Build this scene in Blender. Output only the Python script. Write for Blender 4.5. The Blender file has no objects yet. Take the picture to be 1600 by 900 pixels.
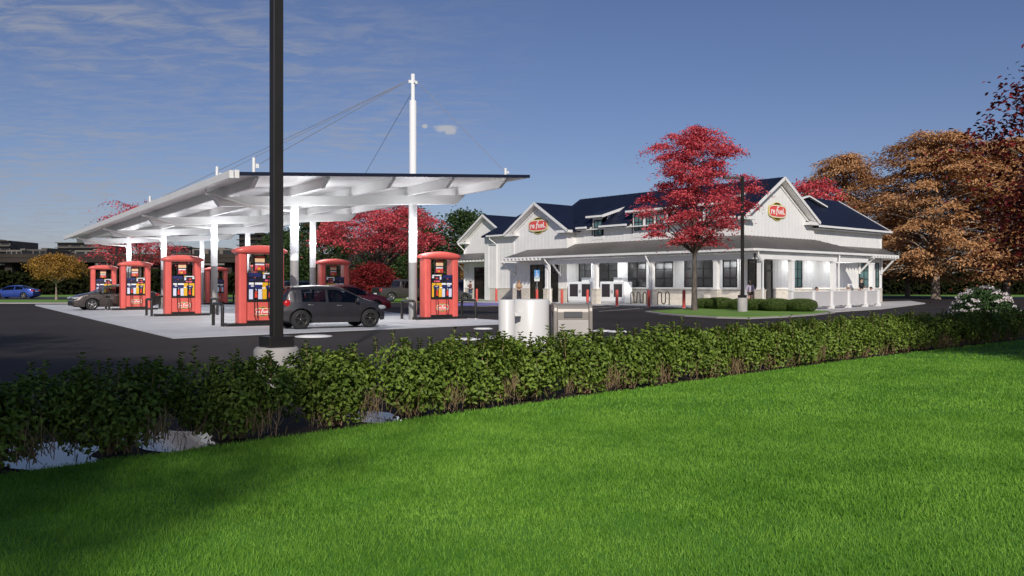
import bpy, bmesh, math, random
import numpy as np
from mathutils import Vector, Matrix, Euler

PI = math.pi
R = math.radians
random.seed(7)
rng = np.random.default_rng(11)
scene = bpy.context.scene
COL = scene.collection

# ------------------------------------------------------------------ site frame
# world X runs along the store's side wall (away, to the right), world Y along its front (away, to the left)
YAW = R(40.55)
CA, SA = math.cos(YAW), math.sin(YAW)
EYE = 1.4
FOC = 1309.0
HOR = 446.0

def W(X, Z, z=0.0):
    """survey point: X metres right of and Z metres ahead of the viewpoint -> world"""
    return Vector((CA * X + SA * Z, -SA * X + CA * Z, z))

def G(px, py, z=0.0):
    Z = FOC * (EYE - z) / (py - HOR)
    return W((px - 800) / FOC * Z, Z, z)

def P(px, Z, z=0.0):
    return W((px - 800) / FOC * Z, Z, z)

def fb(px, a):   # on a wall parallel to the front (x = a): which y
    return a * .8553 * (2330.5 - px) / (px + 319.5)

def fz(px, py, a):
    return EYE + (HOR - py) * a / (.76 * (px + 319.5))

def ra(px, b):   # on a wall parallel to the side (y = b): which x
    return b / .8553 * (px + 319.5) / (2330.5 - px)

def rz_(px, py, b):
    return EYE + (HOR - py) * b / (.65 * (2330.5 - px))

# ------------------------------------------------------------------ materials
def new_mat(name):
    m = bpy.data.materials.new(name)
    m.use_nodes = True
    nt = m.node_tree
    return m, nt, nt.nodes['Principled BSDF']

def N(nt, typ, **kw):
    n = nt.nodes.new(typ)
    for k, v in kw.items():
        setattr(n, k, v)
    return n

def ramp(nt, fac, stops):
    r = N(nt, 'ShaderNodeValToRGB')
    el = r.color_ramp.elements
    while len(el) < len(stops):
        el.new(.5)
    for e, (p, c) in zip(el, stops):
        e.position = p
        e.color = (c[0], c[1], c[2], 1)
    nt.links.new(fac, r.inputs[0])
    return r.outputs[0]

def noise(nt, scale, detail=4, coord='Object', rough=.55, vec=None, stretch=None):
    t = N(nt, 'ShaderNodeTexNoise')
    t.inputs['Scale'].default_value = scale
    t.inputs['Detail'].default_value = detail
    t.inputs['Roughness'].default_value = rough
    if vec is None:
        if coord == 'World':
            vec = N(nt, 'ShaderNodeNewGeometry').outputs['Position']
        else:
            vec = N(nt, 'ShaderNodeTexCoord').outputs[coord]
    if stretch:
        mp = N(nt, 'ShaderNodeMapping')
        mp.inputs['Scale'].default_value = stretch
        nt.links.new(vec, mp.inputs[0])
        vec = mp.outputs[0]
    nt.links.new(vec, t.inputs['Vector'])
    return t.outputs['Fac']

def bump(nt, bsdf, h, strength=.3, dist=.02):
    b = N(nt, 'ShaderNodeBump')
    b.inputs['Strength'].default_value = strength
    b.inputs['Distance'].default_value = dist
    nt.links.new(h, b.inputs['Height'])
    nt.links.new(b.outputs[0], bsdf.inputs['Normal'])

def simple(name, c, rough=.5, metal=0.0, var=.08, scale=3.0, spec=.5, coat=0.0, bmp=0.0, coord='Object', bscale=None):
    m, nt, b = new_mat(name)
    b.inputs['Roughness'].default_value = rough
    b.inputs['Metallic'].default_value = metal
    b.inputs['Specular IOR Level'].default_value = spec
    b.inputs['Coat Weight'].default_value = coat
    b.inputs['Coat Roughness'].default_value = .05
    if var > 0:
        f = noise(nt, scale, 5, coord)
        lo = [max(0, x * (1 - var)) for x in c]
        hi = [min(1, x * (1 + var)) for x in c]
        nt.links.new(ramp(nt, f, [(.3, lo), (.7, hi)]), b.inputs['Base Color'])
    else:
        b.inputs['Base Color'].default_value = (*c, 1)
    if bmp:
        bump(nt, b, noise(nt, bscale or scale * 12, 4, coord), bmp, .01)
    return m

def leafmat(name, stops, trans=.25, rough=.55, nscale=.6, spec=.3):
    """foliage: every leaf has its own tint, plus slow drifts of tint through the crown"""
    m, nt, b = new_mat(name)
    g = N(nt, 'ShaderNodeNewGeometry')
    f = noise(nt, nscale, 3)
    mx = N(nt, 'ShaderNodeMix')
    mx.data_type = 'FLOAT'
    mx.inputs[0].default_value = .45
    nt.links.new(g.outputs['Random Per Island'], mx.inputs[2])
    nt.links.new(f, mx.inputs[3])
    col = ramp(nt, mx.outputs[0], stops)
    nt.links.new(col, b.inputs['Base Color'])
    b.inputs['Roughness'].default_value = rough
    b.inputs['Specular IOR Level'].default_value = spec
    tr = N(nt, 'ShaderNodeBsdfTranslucent')
    nt.links.new(col, tr.inputs['Color'])
    ms = N(nt, 'ShaderNodeMixShader')
    ms.inputs[0].default_value = trans
    nt.links.new(b.outputs[0], ms.inputs[1])
    nt.links.new(tr.outputs[0], ms.inputs[2])
    nt.links.new(ms.outputs[0], nt.nodes['Material Output'].inputs[0])
    return m

M = {}
M['white_paint'] = simple('white_paint', (.78, .77, .75), .45, var=.04, scale=1.2)
M['canopy_white'] = simple('canopy_white', (.8, .8, .8), .4, var=.03, scale=.6)
M['col_grey'] = simple('col_grey', (.27, .265, .26), .5, var=.06)
M['navy_roof'] = None
M['red'] = simple('pump_red', (.66, .115, .095), .38, var=.06, scale=2.5, coat=.15)
M['black'] = simple('black_metal', (.012, .011, .010), .45, var=.2)
M['pole_black'] = simple('pole_black', (.016, .013, .011), .5, var=.25, scale=2)
M['rubber'] = simple('rubber', (.014, .014, .014), .8, var=.2, scale=8)
M['dark_panel'] = simple('dark_panel', (.012, .012, .022), .35, var=.2)
M['panel_navy'] = simple('panel_navy', (.02, .025, .12), .35, var=.1)
M['panel_yellow'] = simple('panel_yellow', (.75, .42, .02), .4, var=.06)
M['panel_pale'] = simple('panel_pale', (.62, .66, .8), .4, var=.05)
M['panel_white'] = simple('panel_white', (.8, .8, .82), .4, var=.03)
M['panel_pink'] = simple('panel_pink', (.75, .12, .2), .4, var=.05)
M['panel_cream'] = simple('panel_cream', (.75, .5, .28), .4, var=.25, scale=9)
M['poster_red'] = simple('poster_red', (.55, .06, .05), .4, var=.6, scale=12)
M['nozzle_red'] = simple('nozzle_red', (.7, .05, .03), .4, var=.05)
M['sign_yellow'] = simple('sign_yellow', (.6, .5, .08), .5, var=.05)
M['sign_red'] = simple('sign_red', (.72, .09, .07), .45, var=.03)
M['sign_white'] = simple('sign_white', (.85, .84, .8), .5, var=.02)
M['sign_black'] = simple('sign_black', (.012, .013, .010), .5, var=.1)
M['concrete_base'] = simple('concrete_base', (.37, .35, .33), .85, var=.12, scale=3, bmp=.25, bscale=40)
M['steel'] = simple('steel', (.5, .5, .5), .35, metal=.8, var=.08)
M['cable'] = simple('cable', (.32, .31, .31), .45, metal=.3, var=.05)
M['bollard'] = simple('bollard_red', (.62, .08, .06), .45, var=.1, scale=4)
M['dark_glass'] = None
M['trunk'] = None
M['kiosk'] = simple('kiosk_beige', (.27, .245, .22), .4, var=.08, scale=2, metal=.2)
M['kiosk_pale'] = simple('kiosk_pale', (.47, .44, .41), .38, var=.05, scale=2)
M['tank'] = simple('tank_white', (.7, .69, .67), .35, var=.04, scale=1.5)
M['ice_white'] = simple('ice_white', (.78, .79, .8), .4, var=.03)
M['rim'] = simple('rim', (.09, .085, .08), .35, metal=.8, var=.1)
M['rim_bright'] = simple('rim_bright', (.4, .39, .38), .3, metal=.9, var=.1)
M['lamp_clear'] = simple('lamp_clear', (.3, .31, .33), .12, var=.1, scale=8)
M['lamp_red'] = simple('lamp_red', (.5, .012, .015), .18, var=.2, scale=10)
M['hair'] = simple('hair', (.03, .018, .012), .6, var=.3, scale=20)
M['hair_fair'] = simple('hair_fair', (.28, .14, .06), .6, var=.3, scale=20)
M['skin'] = simple('skin', (.55, .33, .24), .5, var=.06, scale=10)
def lit(name, c, e):
    m, nt, b = new_mat(name)
    b.inputs['Base Color'].default_value = (*c, 1)
    b.inputs['Emission Color'].default_value = (1, .97, .93, 1); b.inputs['Emission Strength'].default_value = e
    return m
M['lamp_lit'] = lit('lamp_lit', (.8, .8, .8), 6)
M['cabin'] = simple('cabin', (.012, .012, .013), .8, var=.2)

def mk_glass(name, c, rough=.06):
    m, nt, b = new_mat(name)
    f = noise(nt, .7, 2)
    nt.links.new(ramp(nt, f, [(.35, [x * .75 for x in c]), (.65, [x * 1.25 for x in c])]), b.inputs['Base Color'])
    b.inputs['Roughness'].default_value = rough
    b.inputs['Specular IOR Level'].default_value = .7
    return m
M['dark_glass'] = mk_glass('dark_glass', (.055, .056, .058))
M['teal_glass'] = mk_glass('teal_glass', (.10, .19, .19), .12)
def mk_car_glass():
    m, nt, b = new_mat('car_glass')
    t = N(nt, 'ShaderNodeBsdfTransparent'); t.inputs[0].default_value = (.42, .47, .48, 1)
    gl = N(nt, 'ShaderNodeBsdfGlossy'); gl.inputs['Roughness'].default_value = .03
    fr = N(nt, 'ShaderNodeFresnel'); fr.inputs[0].default_value = 1.5
    ms = N(nt, 'ShaderNodeMixShader')
    nt.links.new(fr.outputs[0], ms.inputs[0]); nt.links.new(t.outputs[0], ms.inputs[1]); nt.links.new(gl.outputs[0], ms.inputs[2])
    nt.links.new(ms.outputs[0], nt.nodes['Material Output'].inputs[0])
    return m
M['car_glass'] = mk_car_glass()
M['door_glass'] = mk_glass('door_glass', (.022, .019, .016), .08)

def mk_roof():
    m, nt, b = new_mat('navy_metal_roof')
    f = noise(nt, .5, 4)
    nt.links.new(ramp(nt, f, [(.3, (.0065, .010, .026)), (.7, (.009, .013, .033))]), b.inputs['Base Color'])
    b.inputs['Roughness'].default_value = .55
    b.inputs['Specular IOR Level'].default_value = .3
    return m
M['navy_roof'] = mk_roof()
def mk_porch_roof():
    m, nt, b = new_mat('grey_metal_roof')
    f = noise(nt, .22, 3)
    nt.links.new(ramp(nt, f, [(.3, (.13, .122, .114)), (.7, (.19, .178, .166))]), b.inputs['Base Color'])
    b.inputs['Metallic'].default_value = .35
    b.inputs['Roughness'].default_value = .5
    return m
M['porch_roof'] = mk_porch_roof()

def mk_stone():
    m, nt, b = new_mat('pale_stone')
    tc = N(nt, 'ShaderNodeTexCoord')
    sep = N(nt, 'ShaderNodeSeparateXYZ')
    nt.links.new(tc.outputs['Object'], sep.inputs[0])
    ad = N(nt, 'ShaderNodeMath', operation='ADD')
    nt.links.new(sep.outputs[0], ad.inputs[0]); nt.links.new(sep.outputs[1], ad.inputs[1])
    cm = N(nt, 'ShaderNodeCombineXYZ')
    nt.links.new(ad.outputs[0], cm.inputs[0]); nt.links.new(sep.outputs[2], cm.inputs[1])
    br = N(nt, 'ShaderNodeTexBrick')
    br.inputs['Scale'].default_value = 1
    br.inputs['Brick Width'].default_value = .46
    br.inputs['Row Height'].default_value = .19
    br.inputs['Mortar Size'].default_value = .012
    br.inputs['Color1'].default_value = (.66, .61, .53, 1)
    br.inputs['Color2'].default_value = (.56, .50, .42, 1)
    br.inputs['Mortar'].default_value = (.6, .56, .5, 1)
    nt.links.new(cm.outputs[0], br.inputs[0])
    mx = N(nt, 'ShaderNodeMix'); mx.data_type = 'RGBA'; mx.blend_type = 'MULTIPLY'
    mx.inputs[0].default_value = .5
    nt.links.new(br.outputs[0], mx.inputs[6])
    nt.links.new(ramp(nt, noise(nt, 5, 5), [(.3, (.7, .7, .68)), (.7, (1, 1, 1))]), mx.inputs[7])
    nt.links.new(mx.outputs[2], b.inputs['Base Color'])
    b.inputs['Roughness'].default_value = .85
    bump(nt, b, br.outputs['Fac'], -.4, .02)
    return m
M['stone'] = mk_stone()

def mk_bark(name, lo, hi):
    m, nt, b = new_mat(name)
    f = noise(nt, 6, 6, stretch=(3, 3, .6))
    nt.links.new(ramp(nt, f, [(.3, lo), (.7, hi)]), b.inputs['Base Color'])
    b.inputs['Roughness'].default_value = .9
    bump(nt, b, f, .6, .03)
    return m
M['trunk'] = mk_bark('bark_grey', (.055, .045, .038), (.16, .13, .11))
M['trunk_pale'] = mk_bark('bark_pale', (.16, .12, .09), (.36, .29, .23))
M['twig'] = mk_bark('twig', (.16, .095, .05), (.44, .31, .17))

M['maple'] = leafmat('maple_leaf', [(.2, (.34, .03, .05)), (.5, (.68, .075, .105)), (.8, (.86, .2, .2))], .22)
M['maple_dark'] = leafmat('dark_maple_leaf', [(.2, (.11, .008, .010)), (.5, (.20, .013, .017)), (.8, (.29, .026, .027))], .2)
M['plum'] = leafmat('plum_leaf', [(.2, (.03, .006, .008)), (.5, (.13, .012, .015)), (.75, (.3, .03, .025)), (.9, (.04, .045, .012))], .2)
M['brown_leaf'] = leafmat('brown_leaf', [(.2, (.28, .135, .055)), (.5, (.54, .285, .125)), (.8, (.72, .43, .21))], .2)
M['amber_leaf'] = leafmat('amber_leaf', [(.2, (.2, .11, .02)), (.5, (.36, .19, .035)), (.8, (.5, .29, .06))], .2)
M['green_leaf'] = leafmat('green_leaf', [(.2, (.015, .035, .010)), (.5, (.04, .075, .02)), (.8, (.085, .135, .035))], .2)
M['hedge_leaf'] = leafmat('hedge_leaf', [(.15, (.055, .085, .012)), (.5, (.145, .225, .03)), (.8, (.25, .34, .055)), (.95, (.33, .36, .09))], .22, .45, 1.5)
M['box_leaf'] = leafmat('boxwood_leaf', [(.2, (.05, .085, .018)), (.5, (.11, .17, .035)), (.8, (.18, .26, .06))], .15)
M['flower_leaf'] = leafmat('bush_leaf', [(.2, (.02, .045, .012)), (.5, (.04, .09, .022)), (.8, (.08, .15, .04))], .2)
M['petal'] = leafmat('petal', [(.2, (.6, .52, .5)), (.5, (.74, .66, .64)), (.8, (.8, .76, .74))], .2)
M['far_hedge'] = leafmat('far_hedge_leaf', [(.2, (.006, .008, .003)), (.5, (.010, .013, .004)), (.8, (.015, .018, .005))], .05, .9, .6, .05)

def mk_grass():
    m, nt, b = new_mat('grass_blade')
    g = N(nt, 'ShaderNodeNewGeometry')
    f1 = noise(nt, 1.1, 5, vec=g.outputs['Position'])
    f2 = noise(nt, 5, 4, vec=g.outputs['Position'])
    a = N(nt, 'ShaderNodeMath', operation='MULTIPLY_ADD')
    nt.links.new(f1, a.inputs[0]); a.inputs[1].default_value = .62
    bb = N(nt, 'ShaderNodeMath', operation='MULTIPLY')
    nt.links.new(f2, bb.inputs[0]); bb.inputs[1].default_value = .28
    nt.links.new(bb.outputs[0], a.inputs[2])
    c = N(nt, 'ShaderNodeMath', operation='MULTIPLY_ADD')
    nt.links.new(g.outputs['Random Per Island'], c.inputs[0]); c.inputs[1].default_value = .22
    nt.links.new(a.outputs[0], c.inputs[2])
    col = ramp(nt, c.outputs[0], [(.3, (.05, .175, .012)), (.5, (.15, .335, .03)), (.72, (.26, .48, .06))])
    nt.links.new(col, b.inputs['Base Color'])
    b.inputs['Roughness'].default_value = .6
    b.inputs['Specular IOR Level'].default_value = .25
    tr = N(nt, 'ShaderNodeBsdfTranslucent')
    nt.links.new(col, tr.inputs['Color'])
    ms = N(nt, 'ShaderNodeMixShader'); ms.inputs[0].default_value = .3
    nt.links.new(b.outputs[0], ms.inputs[1]); nt.links.new(tr.outputs[0], ms.inputs[2])
    nt.links.new(ms.outputs[0], nt.nodes['Material Output'].inputs[0])
    return m
M['grass'] = mk_grass()

def ground_mat(name, c1, c2, s1, s2, rough, bmp=.2, spec=.4):
    m, nt, b = new_mat(name)
    f1 = noise(nt, s1, 5, 'World'); f2 = noise(nt, s2, 3, 'World')
    a = N(nt, 'ShaderNodeMath', operation='MULTIPLY_ADD')
    nt.links.new(f1, a.inputs[0]); a.inputs[1].default_value = .6
    bb = N(nt, 'ShaderNodeMath', operation='MULTIPLY')
    nt.links.new(f2, bb.inputs[0]); bb.inputs[1].default_value = .4
    nt.links.new(bb.outputs[0], a.inputs[2])
    nt.links.new(ramp(nt, a.outputs[0], [(.35, c1), (.65, c2)]), b.inputs['Base Color'])
    b.inputs['Roughness'].default_value = rough
    b.inputs['Specular IOR Level'].default_value = spec
    bump(nt, b, f2, bmp, .01)
    return m
M['asphalt'] = ground_mat('asphalt', (.022, .018, .0165), (.040, .033, .031), .25, 60, .85, .2, .2)
M['road'] = ground_mat('road_asphalt', (.03, .028, .027), (.05, .046, .044), .2, 40, .8)
M['concrete'] = ground_mat('concrete', (.42, .43, .45), (.58, .59, .61), .45, 30, .65, .1)
M['sidewalk'] = ground_mat('sidewalk', (.44, .42, .40), (.54, .52, .5), .5, 30, .8, .1)
M['kerb'] = ground_mat('kerb', (.3, .285, .27), (.4, .38, .36), .8, 30, .85, .1)
M['turf'] = ground_mat('turf', (.06, .19, .014), (.12, .31, .028), .9, 25, .9, .3)
M['turf_far'] = ground_mat('turf_far', (.12, .24, .03), (.18, .32, .05), .4, 8, .9, .3)
M['earth'] = ground_mat('earth', (.02, .03, .01), (.04, .05, .018), .1, 5, .95, .3)
M['soil'] = ground_mat('soil', (.016, .010, .006), (.045, .028, .016), 3, 40, .95, .6)
M['marking'] = ground_mat('marking', (.62, .61, .6), (.75, .74, .73), 2, 30, .7, .05)
M['blue_marking'] = ground_mat('blue_marking', (.17, .16, .45), (.23, .21, .55), 2, 30, .6, .05)

def mk_water():
    m, nt, b = new_mat('standing_water')
    b.inputs['Base Color'].default_value = (.02, .022, .025, 1)
    b.inputs['Roughness'].default_value = .08
    b.inputs['IOR'].default_value = 1.33
    b.inputs['Specular IOR Level'].default_value = .5
    f = noise(nt, 5, 3, 'World')
    bump(nt, b, f, .03, .01)
    return m
M['water'] = mk_water()

# ------------------------------------------------------------------ mesh builder
class MB:
    def __init__(self):
        self.v, self.f, self.m, self.s = [], [], [], []
        self.cur = 0
        self.sm = False
    def mat(self, i, smooth=False):
        self.cur = i; self.sm = smooth
        return self
    def add(self, vs, fs, smooth=None):
        o = len(self.v)
        self.v += [tuple(p) for p in vs]
        for f in fs:
            self.f.append([o + i for i in f]); self.m.append(self.cur)
            self.s.append(self.sm if smooth is None else smooth)
        return self
    def box(self, x0, x1, y0, y1, z0, z1, rot=None, about=None):
        vs = [Vector((x, y, z)) for z in (z0, z1) for y in (y0, y1) for x in (x0, x1)]
        if rot is not None:
            c = Vector(about) if about is not None else Vector(((x0 + x1) / 2, (y0 + y1) / 2, (z0 + z1) / 2))
            vs = [rot @ (p - c) + c for p in vs]
        return self.add(vs, [(0, 2, 3, 1), (4, 5, 7, 6), (0, 1, 5, 4), (2, 6, 7, 3), (0, 4, 6, 2), (1, 3, 7, 5)], False)
    def cbox(self, c, s, rot=None):
        return self.box(c[0] - s[0] / 2, c[0] + s[0] / 2, c[1] - s[1] / 2, c[1] + s[1] / 2, c[2] - s[2] / 2, c[2] + s[2] / 2, rot)
    def prism(self, pts, d):
        """planar polygon (3-D points) pushed along vector d"""
        n = len(pts); d = Vector(d)
        vs = [Vector(p) for p in pts] + [Vector(p) + d for p in pts]
        fs = [tuple(range(n - 1, -1, -1)), tuple(range(n, 2 * n))]
        fs += [(i, (i + 1) % n, n + (i + 1) % n, n + i) for i in range(n)]
        return self.add(vs, fs, False)
    def beam(self, p0, p1, w, h, up=(0, 0, 1)):
        """bar of rectangular section between two points"""
        p0, p1 = Vector(p0), Vector(p1)
        t = (p1 - p0).normalized()
        u = Vector(up)
        s = t.cross(u).normalized(); u = s.cross(t)
        c = [(-w / 2, -h / 2), (w / 2, -h / 2), (w / 2, h / 2), (-w / 2, h / 2)]
        vs = [p0 + s * a + u * b for a, b in c] + [p1 + s * a + u * b for a, b in c]
        return self.add(vs, [(3, 2, 1, 0), (4, 5, 6, 7), (0, 1, 5, 4), (1, 2, 6, 5), (2, 3, 7, 6), (3, 0, 4, 7)], False)
    def tube(self, path, r, n=8, caps=True, smooth=True):
        path = [Vector(p) for p in path]
        rs = r if isinstance(r, (list, tuple)) else [r] * len(path)
        vs, fs = [], []
        prev = None
        for i, p in enumerate(path):
            t = (path[min(i + 1, len(path) - 1)] - path[max(i - 1, 0)]).normalized()
            if prev is None:
                a = Vector((0, 0, 1)) if abs(t.z) < .9 else Vector((1, 0, 0))
                u = t.cross(a).normalized()
            else:
                u = (prev - t * prev.dot(t)).normalized()
            prev = u
            w = t.cross(u)
            for k in range(n):
                an = 2 * PI * k / n
                vs.append(p + (u * math.cos(an) + w * math.sin(an)) * rs[i])
        for i in range(len(path) - 1):
            for k in range(n):
                fs.append((i * n + k, i * n + (k + 1) % n, (i + 1) * n + (k + 1) % n, (i + 1) * n + k))
        o = len(self.f)
        self.add(vs, fs, smooth)
        if caps:
            m = len(path)
            self.add(vs[:n], [tuple(range(n - 1, -1, -1))], False)
            self.add(vs[(m - 1) * n:], [tuple(range(n))], False)
        return self
    def lathe(self, prof, c=(0, 0, 0), n=24, axis='z', smooth=True):
        """prof: (radius, height) pairs"""
        vs, fs = [], []
        for r, h in prof:
            for k in range(n):
                an = 2 * PI * k / n
                x, y = r * math.cos(an), r * math.sin(an)
                p = (x, y, h) if axis == 'z' else ((x, h, y) if axis == 'y' else (h, x, y))
                vs.append((p[0] + c[0], p[1] + c[1], p[2] + c[2]))
        for i in range(len(prof) - 1):
            for k in range(n):
                q = (i * n + k, i * n + (k + 1) % n, (i + 1) * n + (k + 1) % n, (i + 1) * n + k)
                fs.append(q if axis != 'y' else q[::-1])
        self.add(vs, fs, smooth)
        return self
    def disc(self, c, rx, ry, n=24, axis='z'):
        vs = []
        for k in range(n):
            an = 2 * PI * k / n
            x, y = rx * math.cos(an), ry * math.sin(an)
            p = (x, y, 0) if axis == 'z' else ((x, 0, y) if axis == 'y' else (0, x, y))
            vs.append((p[0] + c[0], p[1] + c[1], p[2] + c[2]))
        return self.add(vs, [tuple(range(n))], False)
    def loft(self, rings, closed=True, caps=True, smooth=True):
        n = len(rings[0]); vs = [p for r in rings for p in r]; fs = []
        for i in range(len(rings) - 1):
            for k in range(n if closed else n - 1):
                fs.append((i * n + k, i * n + (k + 1) % n, (i + 1) * n + (k + 1) % n, (i + 1) * n + k))
        self.add(vs, fs, smooth)
        if caps:
            self.add(rings[0], [tuple(range(n - 1, -1, -1))], False)
            self.add(rings[-1], [tuple(range(n))], False)
        return self
    def ball(self, c, r, nu=12, nv=8):
        rx, ry, rz = r if isinstance(r, (tuple, list)) else (r, r, r)
        rings = []
        for j in range(nv + 1):
            th = -PI / 2 + PI * j / nv
            q = max(math.cos(th), .002)
            rings.append([(c[0] + rx * q * math.cos(2 * PI * k / nu), c[1] + ry * q * math.sin(2 * PI * k / nu), c[2] + rz * math.sin(th)) for k in range(nu)])
        return self.loft(rings, True, False, True)
    def text(self, s, size, tr, off=0.0, ext=.01, shear=0.0):
        """lettering: flat text in local x/z, transformed by matrix tr"""
        cu = bpy.data.curves.new('txt', 'FONT')
        cu.body = s; cu.size = size; cu.offset = off; cu.extrude = ext; cu.shear = shear
        cu.resolution_u = 3
        cu.align_x = 'CENTER'; cu.align_y = 'CENTER'
        ob = bpy.data.objects.new('txt', cu)
        COL.objects.link(ob)
        dg = bpy.context.evaluated_depsgraph_get()
        me = bpy.data.meshes.new_from_object(ob.evaluated_get(dg))
        vs = [tr @ v.co for v in me.vertices]
        self.add(vs, [tuple(p.vertices) for p in me.polygons], False)
        bpy.data.objects.remove(ob); bpy.data.curves.remove(cu); bpy.data.meshes.remove(me)
        return self
    def build(self, name, mats, parent=None, bevel=0.0, world=False, seg=2):
        me = bpy.data.meshes.new(name)
        vs = self.v
        if world and parent is not None:
            inv = INV[parent.name]
            vs = [inv @ Vector(p) for p in vs]
        me.from_pydata([tuple(p) for p in vs], [], self.f)
        if not isinstance(mats, (list, tuple)):
            mats = [mats]
        for m in mats:
            me.materials.append(m if not isinstance(m, str) else M[m])
        me.polygons.foreach_set('material_index', self.m)
        me.polygons.foreach_set('use_smooth', self.s)
        me.update()
        o = bpy.data.objects.new(name, me)
        COL.objects.link(o)
        if parent is not None:
            o.parent = parent
        if bevel:
            b = o.modifiers.new('bevel', 'BEVEL')
            b.width = bevel; b.segments = seg; b.limit_method = 'ANGLE'; b.angle_limit = R(40)
            b.harden_normals = False
        return o

INV = {}
def tag(o, label=None, cat=None, group=None, kind=None):
    if label: o['label'] = label
    if cat: o['category'] = cat
    if group: o['group'] = group
    if kind: o['kind'] = kind
    return o

def thing(name, label, cat, loc=(0, 0, 0), rot=0.0, group=None):
    o = bpy.data.objects.new(name, None)
    COL.objects.link(o)
    o.empty_display_size = .2
    o.location = loc; o.rotation_euler = (0, 0, rot)
    INV[o.name] = (Matrix.Translation(Vector(loc)) @ Matrix.Rotation(rot, 4, 'Z')).inverted()
    return tag(o, label, cat, group)

KIDS = {}
def kids(o):
    return [c for c in bpy.data.objects if c.parent == o]

def dup(root, loc, rot, label=None, group=None, scl=None):
    def cp(o, parent):
        c = o.copy(); COL.objects.link(c)
        if parent is not None: c.parent = parent
        for ch in kids(o): cp(ch, c)
        return c
    r = cp(root, None)
    r.location = loc; r.rotation_euler = (0, 0, rot)
    if scl: r.scale = (scl, scl, scl)
    if label: r['label'] = label
    if group: r['group'] = group
    return r

def np_mesh(name, V, k, mat, parent=None, extra_mats=None, midx=None, smooth=False):
    """V: (nfaces*k, 3) array, every k vertices one face"""
    me = bpy.data.meshes.new(name)
    n = len(V); nf = n // k
    me.vertices.add(n); me.vertices.foreach_set('co', np.ascontiguousarray(V, dtype=np.float32).ravel())
    me.loops.add(n); me.loops.foreach_set('vertex_index', np.arange(n, dtype=np.int32))
    me.polygons.add(nf); me.polygons.foreach_set('loop_start', np.arange(0, n, k, dtype=np.int32))
    for m in ([mat] + (extra_mats or [])):
        me.materials.append(M[m] if isinstance(m, str) else m)
    if midx is not None:
        me.polygons.foreach_set('material_index', midx.astype(np.int32))
    me.update(calc_edges=True)
    me.validate()
    o = bpy.data.objects.new(name, me)
    COL.objects.link(o)
    if parent is not None: o.parent = parent
    return o

def idx_mesh(name, V, F, mat, parent=None):
    """V (n,3), F (m,k) integer faces of equal size"""
    me = bpy.data.meshes.new(name)
    F = np.ascontiguousarray(F, dtype=np.int32); k = F.shape[1]
    me.vertices.add(len(V)); me.vertices.foreach_set('co', np.ascontiguousarray(V, dtype=np.float32).ravel())
    me.loops.add(F.size); me.loops.foreach_set('vertex_index', F.ravel())
    me.polygons.add(len(F)); me.polygons.foreach_set('loop_start', np.arange(0, F.size, k, dtype=np.int32))
    me.materials.append(M[mat] if isinstance(mat, str) else mat)
    me.update(calc_edges=True)
    o = bpy.data.objects.new(name, me)
    COL.objects.link(o)
    if parent is not None: o.parent = parent
    return o

def unit(a):
    return a / (np.linalg.norm(a, axis=-1, keepdims=True) + 1e-9)

def leaves(C, Nrm, D, ln, wd, fold=.25):
    """folded pointed leaves. C centres, Nrm normals, D length directions, ln/wd sizes. returns V,F(quads)"""
    n = len(C)
    D = unit(D - Nrm * (D * Nrm).sum(1, keepdims=True))
    S = np.cross(Nrm, D)
    ln = ln.reshape(-1, 1); wd = wd.reshape(-1, 1)
    up = Nrm * wd * fold
    base = C - D * ln * .5
    tip = C + D * ln * .5 - Nrm * ln * .08
    l1 = C - D * ln * .15 - S * wd * .5 + up
    l2 = C + D * ln * .2 - S * wd * .4 + up
    r1 = C - D * ln * .15 + S * wd * .5 + up
    r2 = C + D * ln * .2 + S * wd * .4 + up
    V = np.stack([base, l1, l2, tip, r2, r1], 1).reshape(-1, 3)
    o = (np.arange(n) * 6).reshape(-1, 1)
    F = np.concatenate([o + np.array([[0, 3, 2, 1]]), o + np.array([[0, 5, 4, 3]])], 1).reshape(-1, 4)
    return V, F

def rdir(n):
    return unit(rng.normal(size=(n, 3)))
# ================================================================== ground, roads, water
def sheet(name, pts, mat, thick=0.0):
    b = MB()
    if thick:
        b.prism([(p[0], p[1], p[2] - thick) for p in pts], (0, 0, thick))
    else:
        b.add(pts, [tuple(range(len(pts)))])
    o = b.build(name, mat)
    if o.data.polygons[0].normal.z < 0 and not thick:
        o.data.flip_normals()
    return tag(o, kind='structure')

def strip(X0, X1, Z0, Z1, z):
    return [W(X0, Z0, z), W(X1, Z0, z), W(X1, Z1, z), W(X0, Z1, z)]

sheet('ground', strip(-900, 900, -300, 1500, -.08), 'earth')
LAWN_B = 7.25
sheet('lawn', [(-45, -60, 0), (70, -60, 0), (70, LAWN_B + .75, 0), (16, LAWN_B + .6, 0), (6, LAWN_B + .15, 0), (2.6, LAWN_B - .05, 0), (-45, LAWN_B - .6, 0)], 'turf')
sheet('soil', [(-45, 6.0, -.02), (2.6, 6.85, -.02), (6, 7.1, -.02), (16, 7.6, -.02), (70, 7.7, -.02), (70, 9.9, -.02), (-45, 9.9, -.02)], 'soil')
for k_, (ca_, cb_, ra_, rb_) in enumerate(((1.6, 7.75, .36, .85), (2.6, 7.8, .33, .8), (4.72, 7.85, .24, .7))):
    sheet('puddle', [Vector((ca_ + ra_ * math.cos(q) * (1 + .16 * math.sin(3 * q + k_)) + .05 * math.sin(7 * q), cb_ + rb_ * math.sin(q) * (1 + .1 * math.sin(4 * q)), -.015)) for q in [2 * PI * k / 40 for k in range(40)]], 'water')
LOT = [(-45, 9.6, 0), (75, 9.6, 0), W(62, 84, 0), W(-2, 84, 0), W(-8, 70, 0), W(-14, 64.5, 0), W(-95, 64.5, 0)]
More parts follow.
